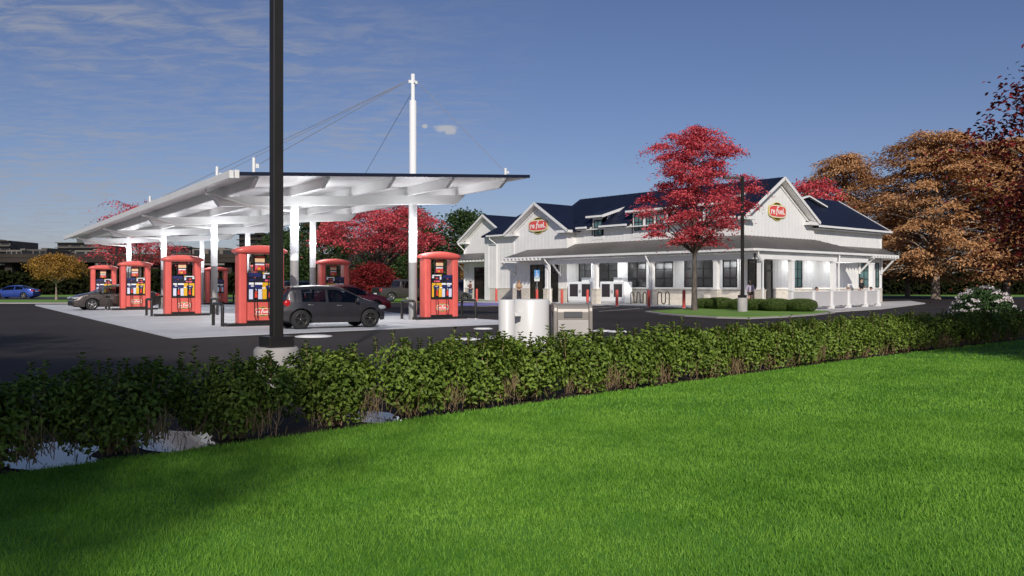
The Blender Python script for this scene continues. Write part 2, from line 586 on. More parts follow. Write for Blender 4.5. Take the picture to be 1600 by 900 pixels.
sheet('asphalt', LOT, 'asphalt')
# verges and the street beyond
sheet('grass_verge', strip(-140, 160, 64, 87, -.03), 'turf_far')
sheet('street', strip(-160, 180, 84.6, 104, -.018), 'road')
sheet('far_grass_verge', strip(-180, 200, 103.5, 126, -.010), 'turf_far')
sheet('kerb', strip(-95, -11, 64.3, 66.6, .06), 'kerb', .16)
# concrete apron under the canopy
pad = [G(270, 528, .02), G(833, 503.8, .02), G(640, 491, .02), W(-14.0, 60.2, .02), W(-34.5, 60.6, .02), G(55, 477.3, .02)]
sheet('concrete_apron', pad, 'concrete', .06)
jb = MB()
def seg_lines(p, q, n, w):
    pass
# saw-cut joints in the apron: thin dark grooves
u1 = (pad[1] - pad[0]); u2 = (pad[5] - pad[0])
for k in (1, 2):
    s = pad[0] + u1 * k / 3; e = s + u2 * .97
    jb.beam(s + Vector((0, 0, -.011)), e + Vector((0, 0, -.011)), .025, .03)
tag(jb.build('apron_joints', simple('joint_dark', (.3, .3, .3), .9)), kind='structure')
# store sidewalk and terrace
SW = .06
walk = [(42.4, 26.5, SW), (42.4, 56.5, SW), (44.6, 57.4, SW), (48.2, 58.5, SW), (48.2, 74, SW), (60, 74, SW), (60, 33, SW), (74, 33, SW),
        tuple(G(1446, 473.5, SW)), tuple(G(1380, 481.5, SW)), tuple(G(1300, 486.5, SW)), tuple(G(1245, 488.5, SW)), (42.4, 24.6, SW)]
sheet('sidewalk', walk, 'sidewalk', .12)
sheet('lawn_strip', [(44.9, 58.2, .065), (47.9, 59.2, .065), (47.9, 74, .065), (42.0, 70, .065)], 'turf_far', .1)
# painted markings
sheet('blue_line', [G(708, 473.8, .006), G(790, 472.8, .006), G(790, 476.6, .006), G(708, 478, .006)], 'blue_marking')
sheet('grey_line', [G(735, 478.2, .005), G(790, 476.7, .005), G(790, 478.2, .005), G(745, 478.8, .005)], 'kerb')
for (p, q) in (((936, 486.4), (1012, 480.9)), ((926, 481.6), (966, 479.2))):
    s, e = G(*p, .005), G(*q, .005)
    d = (e - s).normalized(); n = Vector((-d.y, d.x, 0)) * .06
    sheet('parking_line', [s - n, e - n, e + n, s + n], 'marking')

# round white covers over the underground tanks
COVERS = [(490, 526, 1.0, 'large round white tank cover beside the dark hatchback, largest of the white discs'),
          (755, 514, .62, 'small round white cover left of the white tank, the farthest of that cluster'),
          (731, 530.5, .66, 'small round white cover left of the white tank, half behind the hedge tops'),
          (772, 527.5, .62, 'small round white cover touching the left side of the white tank in view'),
          (941, 517.5, .62, 'small round white cover just right of the beige bin'),
          (966, 518.5, .66, 'small round white cover second from the beige bin, behind the hedge tops')]
for px, py, dia, lab in COVERS:
    t = thing('tank_cover', lab, 'manhole cover', G(px, py), 0, 'round white tank covers in the asphalt')
    MB().lathe([(dia * .42, .0), (dia * .42, .026), (dia * .38, .034), (0.001, .036)], n=28).build('lid', simple('cover_white', (.8, .79, .78), .5, var=.04), t)
    MB().lathe([(dia * .5, 0), (dia * .5, .02), (dia * .43, .022), (dia * .43, 0)], n=28).build('ring', 'marking', t)

# planted island with kerb
isl = [(1007, 486.2), (1030, 489.2), (1070, 492.4), (1120, 495.2), (1170, 496.4), (1225, 494.2), (1275, 490.8), (1305, 487.4), (1290, 485.5), (1230, 483.5), (1160, 482.2), (1100, 482), (1050, 483.5)]
ip = [G(x, y, .06) for x, y in isl]
sheet('island_kerb', ip, 'kerb', .12)
cen = sum(ip, Vector()) / len(ip)
sheet('island_grass', [cen + (p - cen) * .93 + Vector((0, 0, .025)) for p in ip], 'turf_far', .03)

# ================================================================== grass
def build_grass():
    Vs = []
    def blades(n, Z0, Z1, hmin, hmax, w):
        Z = rng.uniform(Z0, Z1, n)
        X = rng.uniform(-1, 1, n) * (.78 * Z + 1.6)
        a = CA * X + SA * Z; b = -SA * X + CA * Z
        edge = np.interp(a, [-45, 2.6, 6, 16, 70], [LAWN_B - .6, LAWN_B - .05, LAWN_B + .15, LAWN_B + .6, LAWN_B + .75])
        k = b < edge + rng.normal(0, .035, n)
        a, b, Z = a[k], b[k], Z[k]; n = len(a)
        clump = np.sin(a * 5.1 + 2 * np.sin(b * 3.3)) * np.sin(b * 4.7 + 1.7 * np.sin(a * 2.9))
        h = rng.uniform(hmin, hmax, n) * (1 + .22 * clump)
        an = rng.uniform(0, 2 * PI, n)
        w_ = w * rng.uniform(.7, 1.3, n)
        lean = h * rng.uniform(.15, .75, n); la = rng.uniform(0, 2 * PI, n)
        base = np.stack([a, b, np.zeros(n)], 1)
        s = np.stack([np.cos(an) * w_, np.sin(an) * w_, np.zeros(n)], 1)
        tip = base + np.stack([np.cos(la) * lean, np.sin(la) * lean, h], 1)
        Vs.append(np.stack([base - s, base + s, tip], 1).reshape(-1, 3))
    blades(190000, 2.3, 5, .016, .034, .0023)
    blades(280000, 5, 9, .016, .036, .0033)
    blades(200000, 9, 16, .018, .04, .0058)
    blades(130000, 16, 34, .02, .045, .010)
    o = np_mesh('grass', np.concatenate(Vs), 3, 'grass')
    tag(o, kind='stuff')
build_grass()

# ================================================================== hedge
def shrub_meshes(k, nl=5600):
    # leaf shell: rounded block about 1.15 x 0.95 x 0.72
    C = []
    nb = 15
    bl = rng.uniform([-.38, -.24, .26], [.38, .24, .56], (nb, 3)); bl[:8] = np.array([[-.34, -.1, .46], [.34, .06, .48], [0, -.2, .4], [.05, .2, .42], [-.14, -.12, .22], [.16, -.1, .24], [.02, .12, .2], [0, -.16, .16]]); br = rng.uniform(.2, .29, nb)
    while len(C) < nl:
        j = rng.integers(nb)
        d = unit(rng.normal(size=3)[None])[0]
        q = bl[j] + d * br[j] * rng.uniform(.72, 1.06) * np.array([1, 1, .95])
        if q[2] < .04 or q[2] > .79 - 1.2 * max(0, abs(q[0]) - .14) ** 2: continue
        if q[2] < .24 and rng.random() > (q[2] + .12) * 2.6: continue
        C.append(q)
    C = np.array(C)
    cen = np.array([0, 0, .35])
    out = unit(C - cen)
    Nn = unit(out * .7 + np.array([0, 0, .55]) + rng.normal(size=C.shape) * .45)
    D = unit(out * .5 + np.array([0, 0, .5]) + rng.normal(size=C.shape) * .7)
    ln = rng.uniform(.036, .068, len(C))
    V1, F1 = leaves(C, Nn, D, ln, ln * .55)
    # upright shoots on top
    Cs, Ns, Ds, Ls = [], [], [], []
    tw = MB()
    shoots = [(-.3 + rng.normal() * .03, rng.normal() * .1, .85)] + [(rng.uniform(-.45, .45), rng.uniform(-.25, .25), rng.uniform(.72, .8)) for _ in range(9)]
    for (sx, sy, sz) in shoots:
        lx, ly = rng.normal(0, .03, 2)
        tw.tube([(sx - lx, sy - ly, .5), (sx, sy, sz)], [.005, .002], 4)
        for q in np.linspace(.56, sz, 9):
            for _ in range(3):
                an = rng.uniform(0, 2 * PI)
                o = np.array([math.cos(an), math.sin(an), .6])
                Cs.append(np.array([sx, sy, q]) + o * .022); Ds.append(o); Ns.append(np.array([-math.cos(an) * .5, -math.sin(an) * .5, .8])); Ls.append(rng.uniform(.035, .06))
    V2, F2 = leaves(np.array(Cs), unit(np.array(Ns)), np.array(Ds), np.array(Ls), np.array(Ls) * .6)
    V = np.concatenate([V1, V2]); F = np.concatenate([F1, F2 + len(V1)])
    # stems and dry straw-like twigs at the foot
    st = MB()
    for _ in range(16):
        an = rng.uniform(0, 2 * PI); r0 = rng.uniform(.02, .14); r1 = rng.uniform(.12, .42)
        p0 = Vector((r0 * math.cos(an), r0 * math.sin(an) * .8, -.02)); p2 = Vector((r1 * math.cos(an) * 1.1, r1 * math.sin(an) * .75, rng.uniform(.35, .6)))
        st.tube([p0, (p0 + p2) / 2 + Vector((rng.normal() * .03, rng.normal() * .03, 0)), p2], [.011, .008, .004], 5)
    for _ in range(110):
        x = rng.uniform(-.42, .46); y = rng.uniform(-.36, .3); z = rng.uniform(.0, .12)
        h = rng.uniform(.08, .26)
        st.tube([(x, y, z), (x + rng.normal() * .03, y + rng.normal() * .03, z + h * .5), (x + rng.normal() * .07, y + rng.normal() * .05, z + h)], [.0035, .003, .0015], 3, False)
    for _ in range(34):
        x = rng.normal(.22, .08); y = rng.uniform(-.4, -.2); z = rng.uniform(.02, .2)
        h = rng.uniform(.12, .28)
        st.tube([(x, y, z), (x + rng.normal() * .02, y - .02, z + h * .5), (x + rng.normal() * .05, y + rng.normal() * .03, z + h)], [.004, .0035, .0015], 3, False)
    st.add(tw.v, tw.f, True)
    return (V, F), st, tw

def hedge():
    protos = []
    for k in range(4):
        (V, F), st, tw = shrub_meshes(k)
        protos.append((V, F, st, tw))
    n = 27
    roots = []
    ords = ['first', 'second', 'third', 'fourth', 'fifth', 'sixth', 'seventh', 'eighth', 'ninth', 'tenth', 'eleventh', 'twelfth', 'thirteenth', 'fourteenth', 'fifteenth',
            'sixteenth', 'seventeenth', 'eighteenth', 'nineteenth', 'twentieth', 'twenty-first', 'twenty-second', 'twenty-third', 'twenty-fourth', 'twenty-fifth', 'twenty-sixth', 'twenty-seventh']
    def lab(i):
        special = {0: 'green leafy hedge shrub cut by the left edge of the photo, leftmost of the hedge',
                   1: 'green hedge shrub beside the bluish water gap, second from the left end of the hedge',
                   2: 'green hedge shrub between the bluish water gap and the white reflection',
                   3: 'green hedge shrub just left of the tall black lamp post',
                   4: 'green hedge shrub directly right of the tall black lamp post',
                   n - 1: 'green hedge shrub at the far right end of the hedge, beside the flowering bush'}
        if i in special: return special[i]
        j = i - 4
        if i < 13: return f'green hedge shrub, {ords[j]} to the right of the tall black lamp post shrub'
        return f'green hedge shrub, {ords[n - 1 - i]} inward from the flowering bush end of the hedge'
    made = []
    for i in range(n):
        a = [.12, 1.12, 2.1, 3.06, 4.16, 5.15, 6.08][i] if i < 7 else 6.08 + (i - 6) * .93 + random.uniform(-.05, .05)
        b = 7.62 + min(.62, max(0, (a - 3) * .04)) + random.uniform(-.04, .04)
        k = i % 4
        rot = random.choice((0, PI)) + random.uniform(-.25, .25) if i > 6 else random.uniform(-.2, .2)
        sc = random.uniform(.97, 1.06)
        if i < 4:
            t = thing('hedge_shrub', lab(i), 'shrub', (a, b, 0), rot, 'low clipped hedge along the lawn')
            V, F, st, tw = protos[k]
            idx_mesh('foliage', V, F, 'hedge_leaf', t)
            st.build('stems', 'twig', t)
            made.append(t); t.scale = (sc, sc, sc)
        else:
            t = dup(made[k], (a, b, 0), rot, lab(i), None, sc)
hedge()

# ================================================================== trees
def tree(name, label, loc, h, cr, z0, leaf, bark='trunk', n_cl=90, per=90, lsz=.16, pad=.6, flat=.28, style='maple', tr=.14, fork=None, cat='tree', group=None, rough=1.0, squash=1.0, seed=0, top_bias=.0):
    rs = np.random.default_rng(seed + 101)
    t = thing(name, label, cat, loc, rs.uniform(0, 6.28), group)
    fork = fork or z0 * .9
    # trunk
    tb = MB()
    ht = h * .86
    wob = rs.normal(0, .02 * h * .3, (6, 2)); wob[0] = 0
    zs = np.linspace(0, ht, 6)
    tp = [Vector((wob[i][0] * (i / 5), wob[i][1] * (i / 5), zs[i])) for i in range(6)]
    def at(z):
        q = min(max(z / ht, 0), 1) * 5; i = min(int(q), 4); f = q - i
        return tp[i].lerp(tp[i + 1], f)
    tb.tube([Vector((0, 0, -.1))] + [Vector((0, 0, .12))] + tp[1:], [tr * 1.5, tr * 1.1] + [tr * (1 - .17 * i) for i in range(1, 6)], 8)
    def env(zn):
        if style == 'maple':
            return max(0.0, math.sin(PI * (.17 + .71 * zn))) ** .8
        if style == 'cedar':
            return (1 - .72 * zn ** 1.6) * (.75 + .25 * min(1, zn * 5))
        if style == 'dome':
            return math.sqrt(max(0.02, 1 - zn ** 2))
        return max(0.05, math.sin(PI * (.2 + .78 * zn))) ** .6
    C, Nn, D, L = [], [], [], []
    for i in range(n_cl):
        zn = (i + rs.random()) / n_cl
        zn = zn ** (1 - top_bias)
        z = z0 + (h - z0) * zn
        an = i * 2.399963 + rs.normal() * .35
        e = env(zn) * cr * (1 + .16 * rough * math.sin(3 * an + 7 * zn + seed) + rs.normal() * .07 * rough)
        rr = e * (rs.random() ** .45)
        if rs.random() < .35: rr = e
        c = Vector((rr * math.cos(an), rr * math.sin(an) * squash, z))
        zt = max(fork, z - rr * (.75 if style != 'cedar' else .25) - .2)
        p0 = at(min(zt, ht))
        mid = p0.lerp(c, .5) + Vector((0, 0, .12 * rr * (1 if style != 'cedar' else .4)))
        rb = tr * (.14 + .25 * (1 - zn)) * (.5 + .5 * min(1, rr / max(cr, .1)))
        tb.tube([p0, mid, c], [rb, rb * .65, rb * .25], 5, False)
        m = int(per * rs.uniform(.6, 1.35))
        outw = np.array([math.cos(an), math.sin(an), 0.0]); side = np.array([-outw[1], outw[0], 0.0])
        pr = pad * rs.uniform(.7, 1.3)
        g = rs.normal(size=(m, 3))
        if style == 'cedar':
            al = g[:, 0] * pr * 1.25; ac = g[:, 1] * pr * .75
            pos = np.array(c) + np.outer(al, outw) + np.outer(ac, side)
            pos[:, 2] += g[:, 2] * pr * flat - .22 * (np.abs(ac) + np.maximum(al, 0))
            dd = outw + np.outer(np.sign(ac) * .7, side) + np.array([0, 0, -.35]) + rs.normal(size=(m, 3)) * .3
            nn = np.array([0, 0, 1.0]) + outw * .35 + rs.normal(size=(m, 3)) * .3
        else:
            pos = np.array(c) + g * np.array([pr, pr, pr * flat])
            pos[:, 2] -= .12 * (g[:, 0] ** 2 + g[:, 1] ** 2) * pr
            dd = np.stack([g[:, 0], g[:, 1], -.25 * np.ones(m)], 1) + rs.normal(size=(m, 3)) * .5
            nn = np.array([0, 0, 1.0]) + rs.normal(size=(m, 3)) * .85
        C.append(pos); Nn.append(nn); D.append(dd); L.append(rs.uniform(.65, 1.3, m) * lsz)
    C = np.concatenate(C); L = np.concatenate(L)
    V, F = leaves(C, unit(np.concatenate(Nn)), np.concatenate(D), L, L * (.5 if style != 'cedar' else .34), .2)
    tb.build('trunk', bark, t)
    idx_mesh('crown', V, F, leaf, t)
    return t

def tree_from(src, loc, rot, sc, label, group=None):
    return dup(src, loc, rot, label, group, sc)

GM = 'red maples around the station'
tree('maple_tree', 'red maple with a slim dark trunk on the kerbed island before the store', G(1085, 485.5, .06), 9.5, 2.2, 3.5, 'maple', 'trunk', 84, 400, .115, .38, .27, 'maple', .155, 3.0, seed=3, group=GM, rough=2.0, top_bias=.2)
rm = tree('maple_tree', 'broad bright red maple behind the canopy, above the pickup truck', P(592, 95), 10.4, 6.5, 5.5, 'maple', 'trunk', 95, 210, .22, .85, .18, 'maple', .25, 2.8, seed=5, group=GM)
tree('maple_tree', 'sparse red maple seen under the left end of the canopy', P(219, 80), 9.3, 3.5, 3.7, 'maple', 'trunk', 60, 120, .2, .6, .2, 'maple', .16, 3.0, seed=9, group=GM, rough=1.5)
tree('maple_tree', 'red maple top showing behind the right gable of the store', P(1272, 84), 11.9, 2.9, 5.0, 'maple', 'trunk', 50, 110, .28, .6, .3, 'maple', .18, 4.0, seed=12, group=GM)
tree('red_shrub_tree', 'low dark red domed maple bush behind the grey pickup', P(582, 84), 3.5, 2.2, .8, 'maple_dark', 'trunk', 70, 130, .2, .55, .35, 'dome', .1, .5, seed=14, cat='tree')
tree('amber_tree', 'small amber autumn tree on the verge beside the blue sedan', P(88, 83), 4.4, 2.35, 2.25, 'amber_leaf', 'trunk_pale', 75, 130, .16, .36, .35, 'round', .11, 1.5, seed=21)
tree('amber_tree', 'small orange bush tree just left of the store by the navy fence', P(722, 100), 4.6, 1.4, 1.0, 'amber_leaf', 'trunk', 30, 70, .2, .5, .4, 'round', .08, .8, seed=22)
GG = 'green trees behind the station'
tree('green_tree', 'dark green tree between the red maple and the left gable of the store', P(728, 112), 11.2, 4.4, 2.0, 'green_leaf', 'trunk', 100, 120, .38, .95, .4, 'round', .2, 2, seed=31, group=GG)
tree('green_tree', 'green tree whose top rises just right of the red maple crown', P(636, 118), 12.2, 4.6, 1.6, 'green_leaf', 'trunk', 100, 120, .38, .95, .4, 'round', .2, 2, seed=32, group=GG)
tree('green_tree', 'green tree seen between the canopy columns left of the red maple', P(500, 112), 10.5, 4.6, 1.2, 'green_leaf', 'trunk', 100, 120, .36, .95, .4, 'round', .2, 2, seed=33, group=GG)
tree('green_tree', 'low green tree behind the trunk of the broad red maple', P(600, 120), 6.3, 5.0, .8, 'green_leaf', 'trunk', 90, 110, .34, .9, .4, 'dome', .2, 1, seed=34, group=GG)
tree('green_tree', 'green tree glimpsed behind the tall black lamp post under the canopy', P(448, 125), 9.5, 4.2, 1.0, 'green_leaf', 'trunk', 90, 110, .36, .95, .4, 'round', .2, 2, seed=35, group=GG)
tree('green_tree', 'low green tree behind the pickup, below the right side of the red maple', P(670, 116), 6.6, 4.6, .8, 'green_leaf', 'trunk', 90, 110, .34, .9, .4, 'dome', .2, 1, seed=36, group=GG)
GB = 'brown autumn trees right of the store'
tree('brown_tree', 'tallest brown autumn tree with drooping fronds and a pale trunk right of the store', P(1462, 86), 17.0, 8.4, 2.6, 'brown_leaf', 'trunk_pale', 190, 260, .36, .95, .2, 'cedar', .42, 3.0, seed=41, group=GB, top_bias=.1)
tree('brown_tree', 'brown autumn tree rising behind the right roof of the store', P(1318, 98), 16.6, 6.6, 2.6, 'brown_leaf', 'trunk_pale', 130, 240, .36, .95, .2, 'cedar', .35, 3.0, seed=42, group=GB, top_bias=.1)
tree('brown_tree', 'brown autumn tree behind the dark red tree at the right edge', P(1572, 88), 16.6, 7.8, 2.2, 'brown_leaf', 'trunk', 170, 240, .36, .95, .2, 'cedar', .4, 3.0, seed=43, group=GB, top_bias=.1)
tree('brown_tree', 'lower brown autumn tree between the store corner and the flowering bush', P(1418, 104), 12.0, 6.0, 2.2, 'brown_leaf', 'trunk_pale', 110, 220, .34, .9, .2, 'cedar', .3, 2.5, seed=44, group=GB, top_bias=.05)
tree('plum_tree', 'dark red and green leaved tree entering the photo at the right edge', W(12.6, 14.6), 7.0, 3.4, 1.2, 'plum', 'trunk', 230, 270, .10, .4, .4, 'round', .16, 1.1, seed=51)
# two trees of the park behind the viewpoint: their shade lies on the left of the lawn
tree('park_tree', 'broad green tree behind the viewpoint shading the left of the lawn', W(-7.0, -17), 17, 5.5, 7, 'green_leaf', 'trunk', 170, 220, .45, 1.1, .4, 'round', .3, 5.5, seed=61)
tree('park_tree', 'tall green tree farther left behind the viewpoint shading the drive', W(-14.5, -1.0), 12.5, 5.2, 4.5, 'green_leaf', 'trunk', 110, 120, .4, 1.0, .4, 'round', .25, 3.6, seed=62)

# white flowering bush beyond the end of the hedge
def flower_bush():
    t = thing('flowering_bush', 'rounded green bush covered with white flower heads at the end of the hedge', 'bush', P(1536, 27.5), .3)
    n = 5200
    d = rdir(n); d[:, 2] = np.abs(d[:, 2])
    C = d * np.array([1.12, 1.0, 1.2]) * rng.uniform(.8, 1.02, (n, 1)) * (1 + .08 * np.sin(d[:, :1] * 9)); C[:, 2] += .1
    V, F = leaves(C, unit(d + rng.normal(size=C.shape) * .5), rng.normal(size=C.shape), rng.uniform(.06, .1, n), rng.uniform(.035, .05, n))
    idx_mesh('foliage', V, F, 'flower_leaf', t)
    # flower heads: tight clusters of petals arranged in arching rows
    Cs = []
    for i in range(62):
        q = rdir(1)[0]; q[2] = abs(q[2]) * 1.1 + .12; q = q / np.linalg.norm(q)
        cpt = q * np.array([1.17, 1.05, 1.24]) + np.array([0, 0, .12])
        m = 22
        tang = unit(np.cross(q, [0, 0, 1.0])[None])[0]
        pts = cpt + np.outer(rng.normal(0, .085, m), tang) + rng.normal(0, .025, (m, 3))
        Cs.append(pts)
    Cs = np.concatenate(Cs); n = len(Cs)
    V, F = leaves(Cs, unit(Cs - np.array([0, 0, .3]) + rng.normal(size=Cs.shape) * .4), rng.normal(size=Cs.shape), rng.uniform(.05, .075, n), rng.uniform(.045, .06, n))
    idx_mesh('flowers', V, F, 'petal', t)
    st = MB()
    for _ in range(14):
        an = rng.uniform(0, 6.28)
        st.tube([(0.1 * math.cos(an), .1 * math.sin(an), -.02), (.5 * math.cos(an), .5 * math.sin(an), .6)], [.015, .006], 5)
    st.build('stems', 'trunk', t)
flower_bush()

# clipped round boxwoods on the island
def boxwoods():
    spots = [(1103, 482.4, 1.3, .62, 'round clipped boxwood behind the island maple trunk, leftmost of the row'),
             (1124, 483.0, 1.5, .68, 'round clipped boxwood just right of the island maple trunk'),
             (1158, 484.6, 1.3, .64, 'round clipped boxwood half hidden by the concrete lamp base'),
             (1184, 485.6, 1.3, .64, 'round clipped boxwood right of the lamp base, below the woman in lavender'),
             (1213, 486.6, 1.45, .68, 'round clipped boxwood second from the right end of the island row'),
             (1252, 487.2, 1.45, .68, 'round clipped boxwood at the right end of the island row')]
    t0 = None
    for px, py, w, h, lab in spots:
        loc = G(px, py, .06)
        if t0 is None:
            t0 = thing('boxwood', lab, 'shrub', loc, 0, 'clipped boxwoods on the island')
            n = 7000
            d = rdir(n)
            ex = 2.6
            q = (np.abs(d) ** ex).sum(1, keepdims=True) ** (-1 / ex)
            C = d * q * np.array([.5, .5, .5]) * rng.uniform(.93, 1.02, (n, 1)); C[:, 2] += .5
            V, F = leaves(C, unit(d + rng.normal(size=C.shape) * .6), rng.normal(size=C.shape), rng.uniform(.035, .055, n), rng.uniform(.022, .034, n))
            idx_mesh('foliage', V, F, 'box_leaf', t0)
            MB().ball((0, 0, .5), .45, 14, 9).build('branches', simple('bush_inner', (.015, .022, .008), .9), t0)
            o = t0
        else:
            o = dup(t0, loc, random.uniform(0, 6), lab)
        o.scale = (w, w, h / 1.0)
        o.location = (loc.x, loc.y, loc.z - .01)
boxwoods()

# far dark hedge and dark low overpass behind the street
def far_bank():
    n = 26000
    X = rng.uniform(-175, 190, n); 
    top = 3.2 + .35 * np.sin(X * .21) + .25 * np.sin(X * .57 + 1)
    zz = rng.random(n) ** .7 * top
    Y = 127 + rng.normal(0, .5, n)
    C = np.stack([CA * X + SA * Y, -SA * X + CA * Y, zz], 1)
    V, F = leaves(C, unit(np.array([-SA, -CA, .6]) + rng.normal(size=C.shape) * .5), rng.normal(size=C.shape), rng.uniform(.5, .8, n), rng.uniform(.35, .5, n))
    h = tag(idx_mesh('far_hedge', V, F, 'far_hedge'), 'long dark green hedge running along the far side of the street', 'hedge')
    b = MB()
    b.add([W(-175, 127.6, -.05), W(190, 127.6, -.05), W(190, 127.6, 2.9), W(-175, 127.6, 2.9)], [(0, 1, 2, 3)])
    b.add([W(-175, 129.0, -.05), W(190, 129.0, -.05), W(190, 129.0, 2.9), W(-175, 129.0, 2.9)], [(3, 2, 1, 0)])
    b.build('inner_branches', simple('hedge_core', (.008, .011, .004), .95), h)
far_bank()
# ================================================================== the store
AW, BW = 47.4, 32.0            # main front wall (x) and side wall (y)
EAVE = 5.95
PITCH = .62
AR, ZR = 51.5, 8.78            # main ridge
store = thing('filling_station_store', 'white board and batten store with navy gable roofs and a long grey porch roof', 'store', (54, 42, 0))
def sb(b, name, mats, bevel=0.0):
    return b.build(name, mats, store, bevel, True)

# --- walls: shells of solid blocks, each wall plain below, battens proud of it
BT = .42
def battens_x(b, a, y0, y1, z0, ztop, step=BT):      # on a wall facing -x
    y = y0 + step / 2
    while y < y1:
        z1 = ztop(y) if callable(ztop) else ztop
        if z1 - z0 > .1: b.box(a - .009, a + .01, y - .016, y + .016, z0, z1)
        y += step
def battens_y(b, y, a0, a1, z0, ztop, step=BT):      # on a wall facing -y
    a = a0 + step / 2
    while a < a1:
        z1 = ztop(a) if callable(ztop) else ztop
        if z1 - z0 > .1: b.box(a - .016, a + .016, y - .009, y + .01, z0, z1)
        a += step

# main block: front at AW, side at BW, its gable faces the side
A2 = 55.6
w = MB()
w.prism([(AW, BW, 0), (A2, BW, 0), (A2, BW, EAVE), (AR, BW, ZR - .2), (AW, BW, EAVE)], (0, 19, 0))
battens_x(w, AW, BW + .1, 47.5, 1.15, EAVE - .05)
battens_y(w, BW, AW + .1, A2, 1.15, lambda a: min(EAVE + (ZR - .3 - EAVE) * (1 - abs(a - AR) / 4.1), 99))
sb(w, 'wall', 'white_paint')
# side wing
AE = 66.6
WR = 36.0
w = MB()
w.prism([(AE, BW + .004, 0), (AE, 40, 0), (AE, 40, EAVE), (AE, WR, EAVE + 4 * PITCH - .1), (AE, BW + .004, EAVE)], (-(AE - A2 + .3), 0, 0))
battens_y(w, BW + .004, A2, AE, 1.15, EAVE - .05)
sb(w, 'wall', 'white_paint')
# front gable block
AF, B1, B2 = 46.45, 47.6, 54.1
BM1 = (B1 + B2) / 2
ZG = EAVE + (B2 - B1) / 2 * PITCH + .1
w = MB()
w.prism([(AF, B1, 0), (AF, B2, 0), (AF, B2, EAVE), (AF, BM1, ZG), (AF, B1, EAVE)], (6, 0, 0))
battens_x(w, AF, B1 + .05, B2, 1.15, lambda y: EAVE + (ZG - EAVE) * (1 - abs(y - BM1) / 3.3) - .1)
battens_y(w, B1, AF + .05, AW, 1.15, EAVE - .1, .4)
sb(w, 'wall', 'white_paint')
# recessed part left of it
AL, B3 = 48.9, 60.6
w = MB()
w.box(AL, 58, B2 - 1, B3 + .5, 0, EAVE)
battens_x(w, AL, B2 + .1, B3, 1.15, EAVE - .1, .5)
sb(w, 'wall', 'white_paint')
# far left gable block
AG, B4 = 51.6, 67.6
BM2 = (B3 + B4) / 2
ZG2 = EAVE + (B4 - B3) / 2 * PITCH + .1
w = MB()
w.prism([(AG, B3, 0), (AG, B4, 0), (AG, B4, EAVE), (AG, BM2, ZG2), (AG, B3, EAVE)], (8, 0, 0))
battens_x(w, AG, B3 + .05, B4, 1.15, lambda y: EAVE + (ZG2 - EAVE) * (1 - abs(y - BM2) / 3.9) - .1, .45)
sb(w, 'wall', 'white_paint')

# --- stone base courses
st = MB()
def stone_x(a, y0, y1, h=1.1):
    st.box(a - .07, a + .02, y0, y1, 0, h); st.box(a - .1, a + .02, y0, y1, h + .003, h + .07)
def stone_y(y, a0, a1, h=1.1):
    st.box(a0, a1, y - .07, y + .02, 0, h); st.box(a0, a1, y - .1, y + .02, h + .003, h + .07)
D1a, D1b = fb(872, AF), fb(830, AF)          # storefront in the gable block
def stone(fn, *a):
    global st
    st = MB(); fn(*a); sb(st, 'stone_base', 'stone', .012)
stone(stone_x, AF, B1 - .05, D1a - .15); stone(stone_x, AF, D1b + .15, B2 + .04)
stone(stone_x, AL, B2 + .05, B3 - .4)
E1a, E1b = fb(768, AG), fb(742.5, AG)
stone(stone_x, AG, E1b + .15, B4 + .04)
stone(stone_x, AW, BW - .05, B1)
SDa, SDb = ra(1169, BW), ra(1206, BW)        # side doors
stone(stone_y, BW, SDb + .15, AE + .04)

# --- roofs
def gable_roof_y(name, a0, ar, a1, ze, zr, y0, y1, t=.16):
    """ridge along y; a0/a1 eaves"""
    b = MB()
    p = [(a0, y0, ze), (ar, y0, zr), (a1, y0, ze), (a1, y0, ze - t), (ar, y0, zr - t), (a0, y0, ze - t)]
    b.prism(p[::-1], (0, y1 - y0, 0))
    return b
def gable_roof_x(a0, a1, y0, yr, y1, ze, zr, t=.16):
    b = MB()
    p = [(a0, y0, ze), (a0, yr, zr), (a0, y1, ze), (a0, y1, ze - t), (a0, yr, zr - t), (a0, y0, ze - t)]
    b.prism(p, (a1 - a0, 0, 0))
    return b
zeave = lambda run, zr: zr - run * PITCH
OV = .55
dorm = [(fb(943.5, AW), fb(925.5, AW), 6.8), (fb(1046, AW), fb(988, AW), 6.95), (fb(1128, AW), fb(1097, AW), 7.0)]
AX = AW + .45
mr = MB()
zA = ZR + .06 - (AR - AX) * PITCH
p_ = [(AX, BW - OV, zA), (AR, BW - OV, ZR + .06), (A2 + OV, BW - OV, ZR + .06 - (A2 + OV - AR) * PITCH), (A2 + OV, BW - OV, ZR - .1 - (A2 + OV - AR) * PITCH), (AR, BW - OV, ZR - .1), (AX, BW - OV, zA - .16)]
mr.prism(p_[::-1], (0, BM1 + .3 - BW + OV, 0))
# eave strips between the dormers
es = [BW - OV]
for y0, y1, zt in sorted(dorm): es += [y0 - .03, y1 + .03]
es.append(B1)
for i in range(0, len(es), 2):
    zE = ZR + .06 - (AR - AW + OV) * PITCH
    mr.prism([(AW - OV, es[i], zE), (AW - OV, es[i], zE - .16), (AX, es[i], zA - .16), (AX, es[i], zA)], (0, es[i + 1] - es[i], 0))
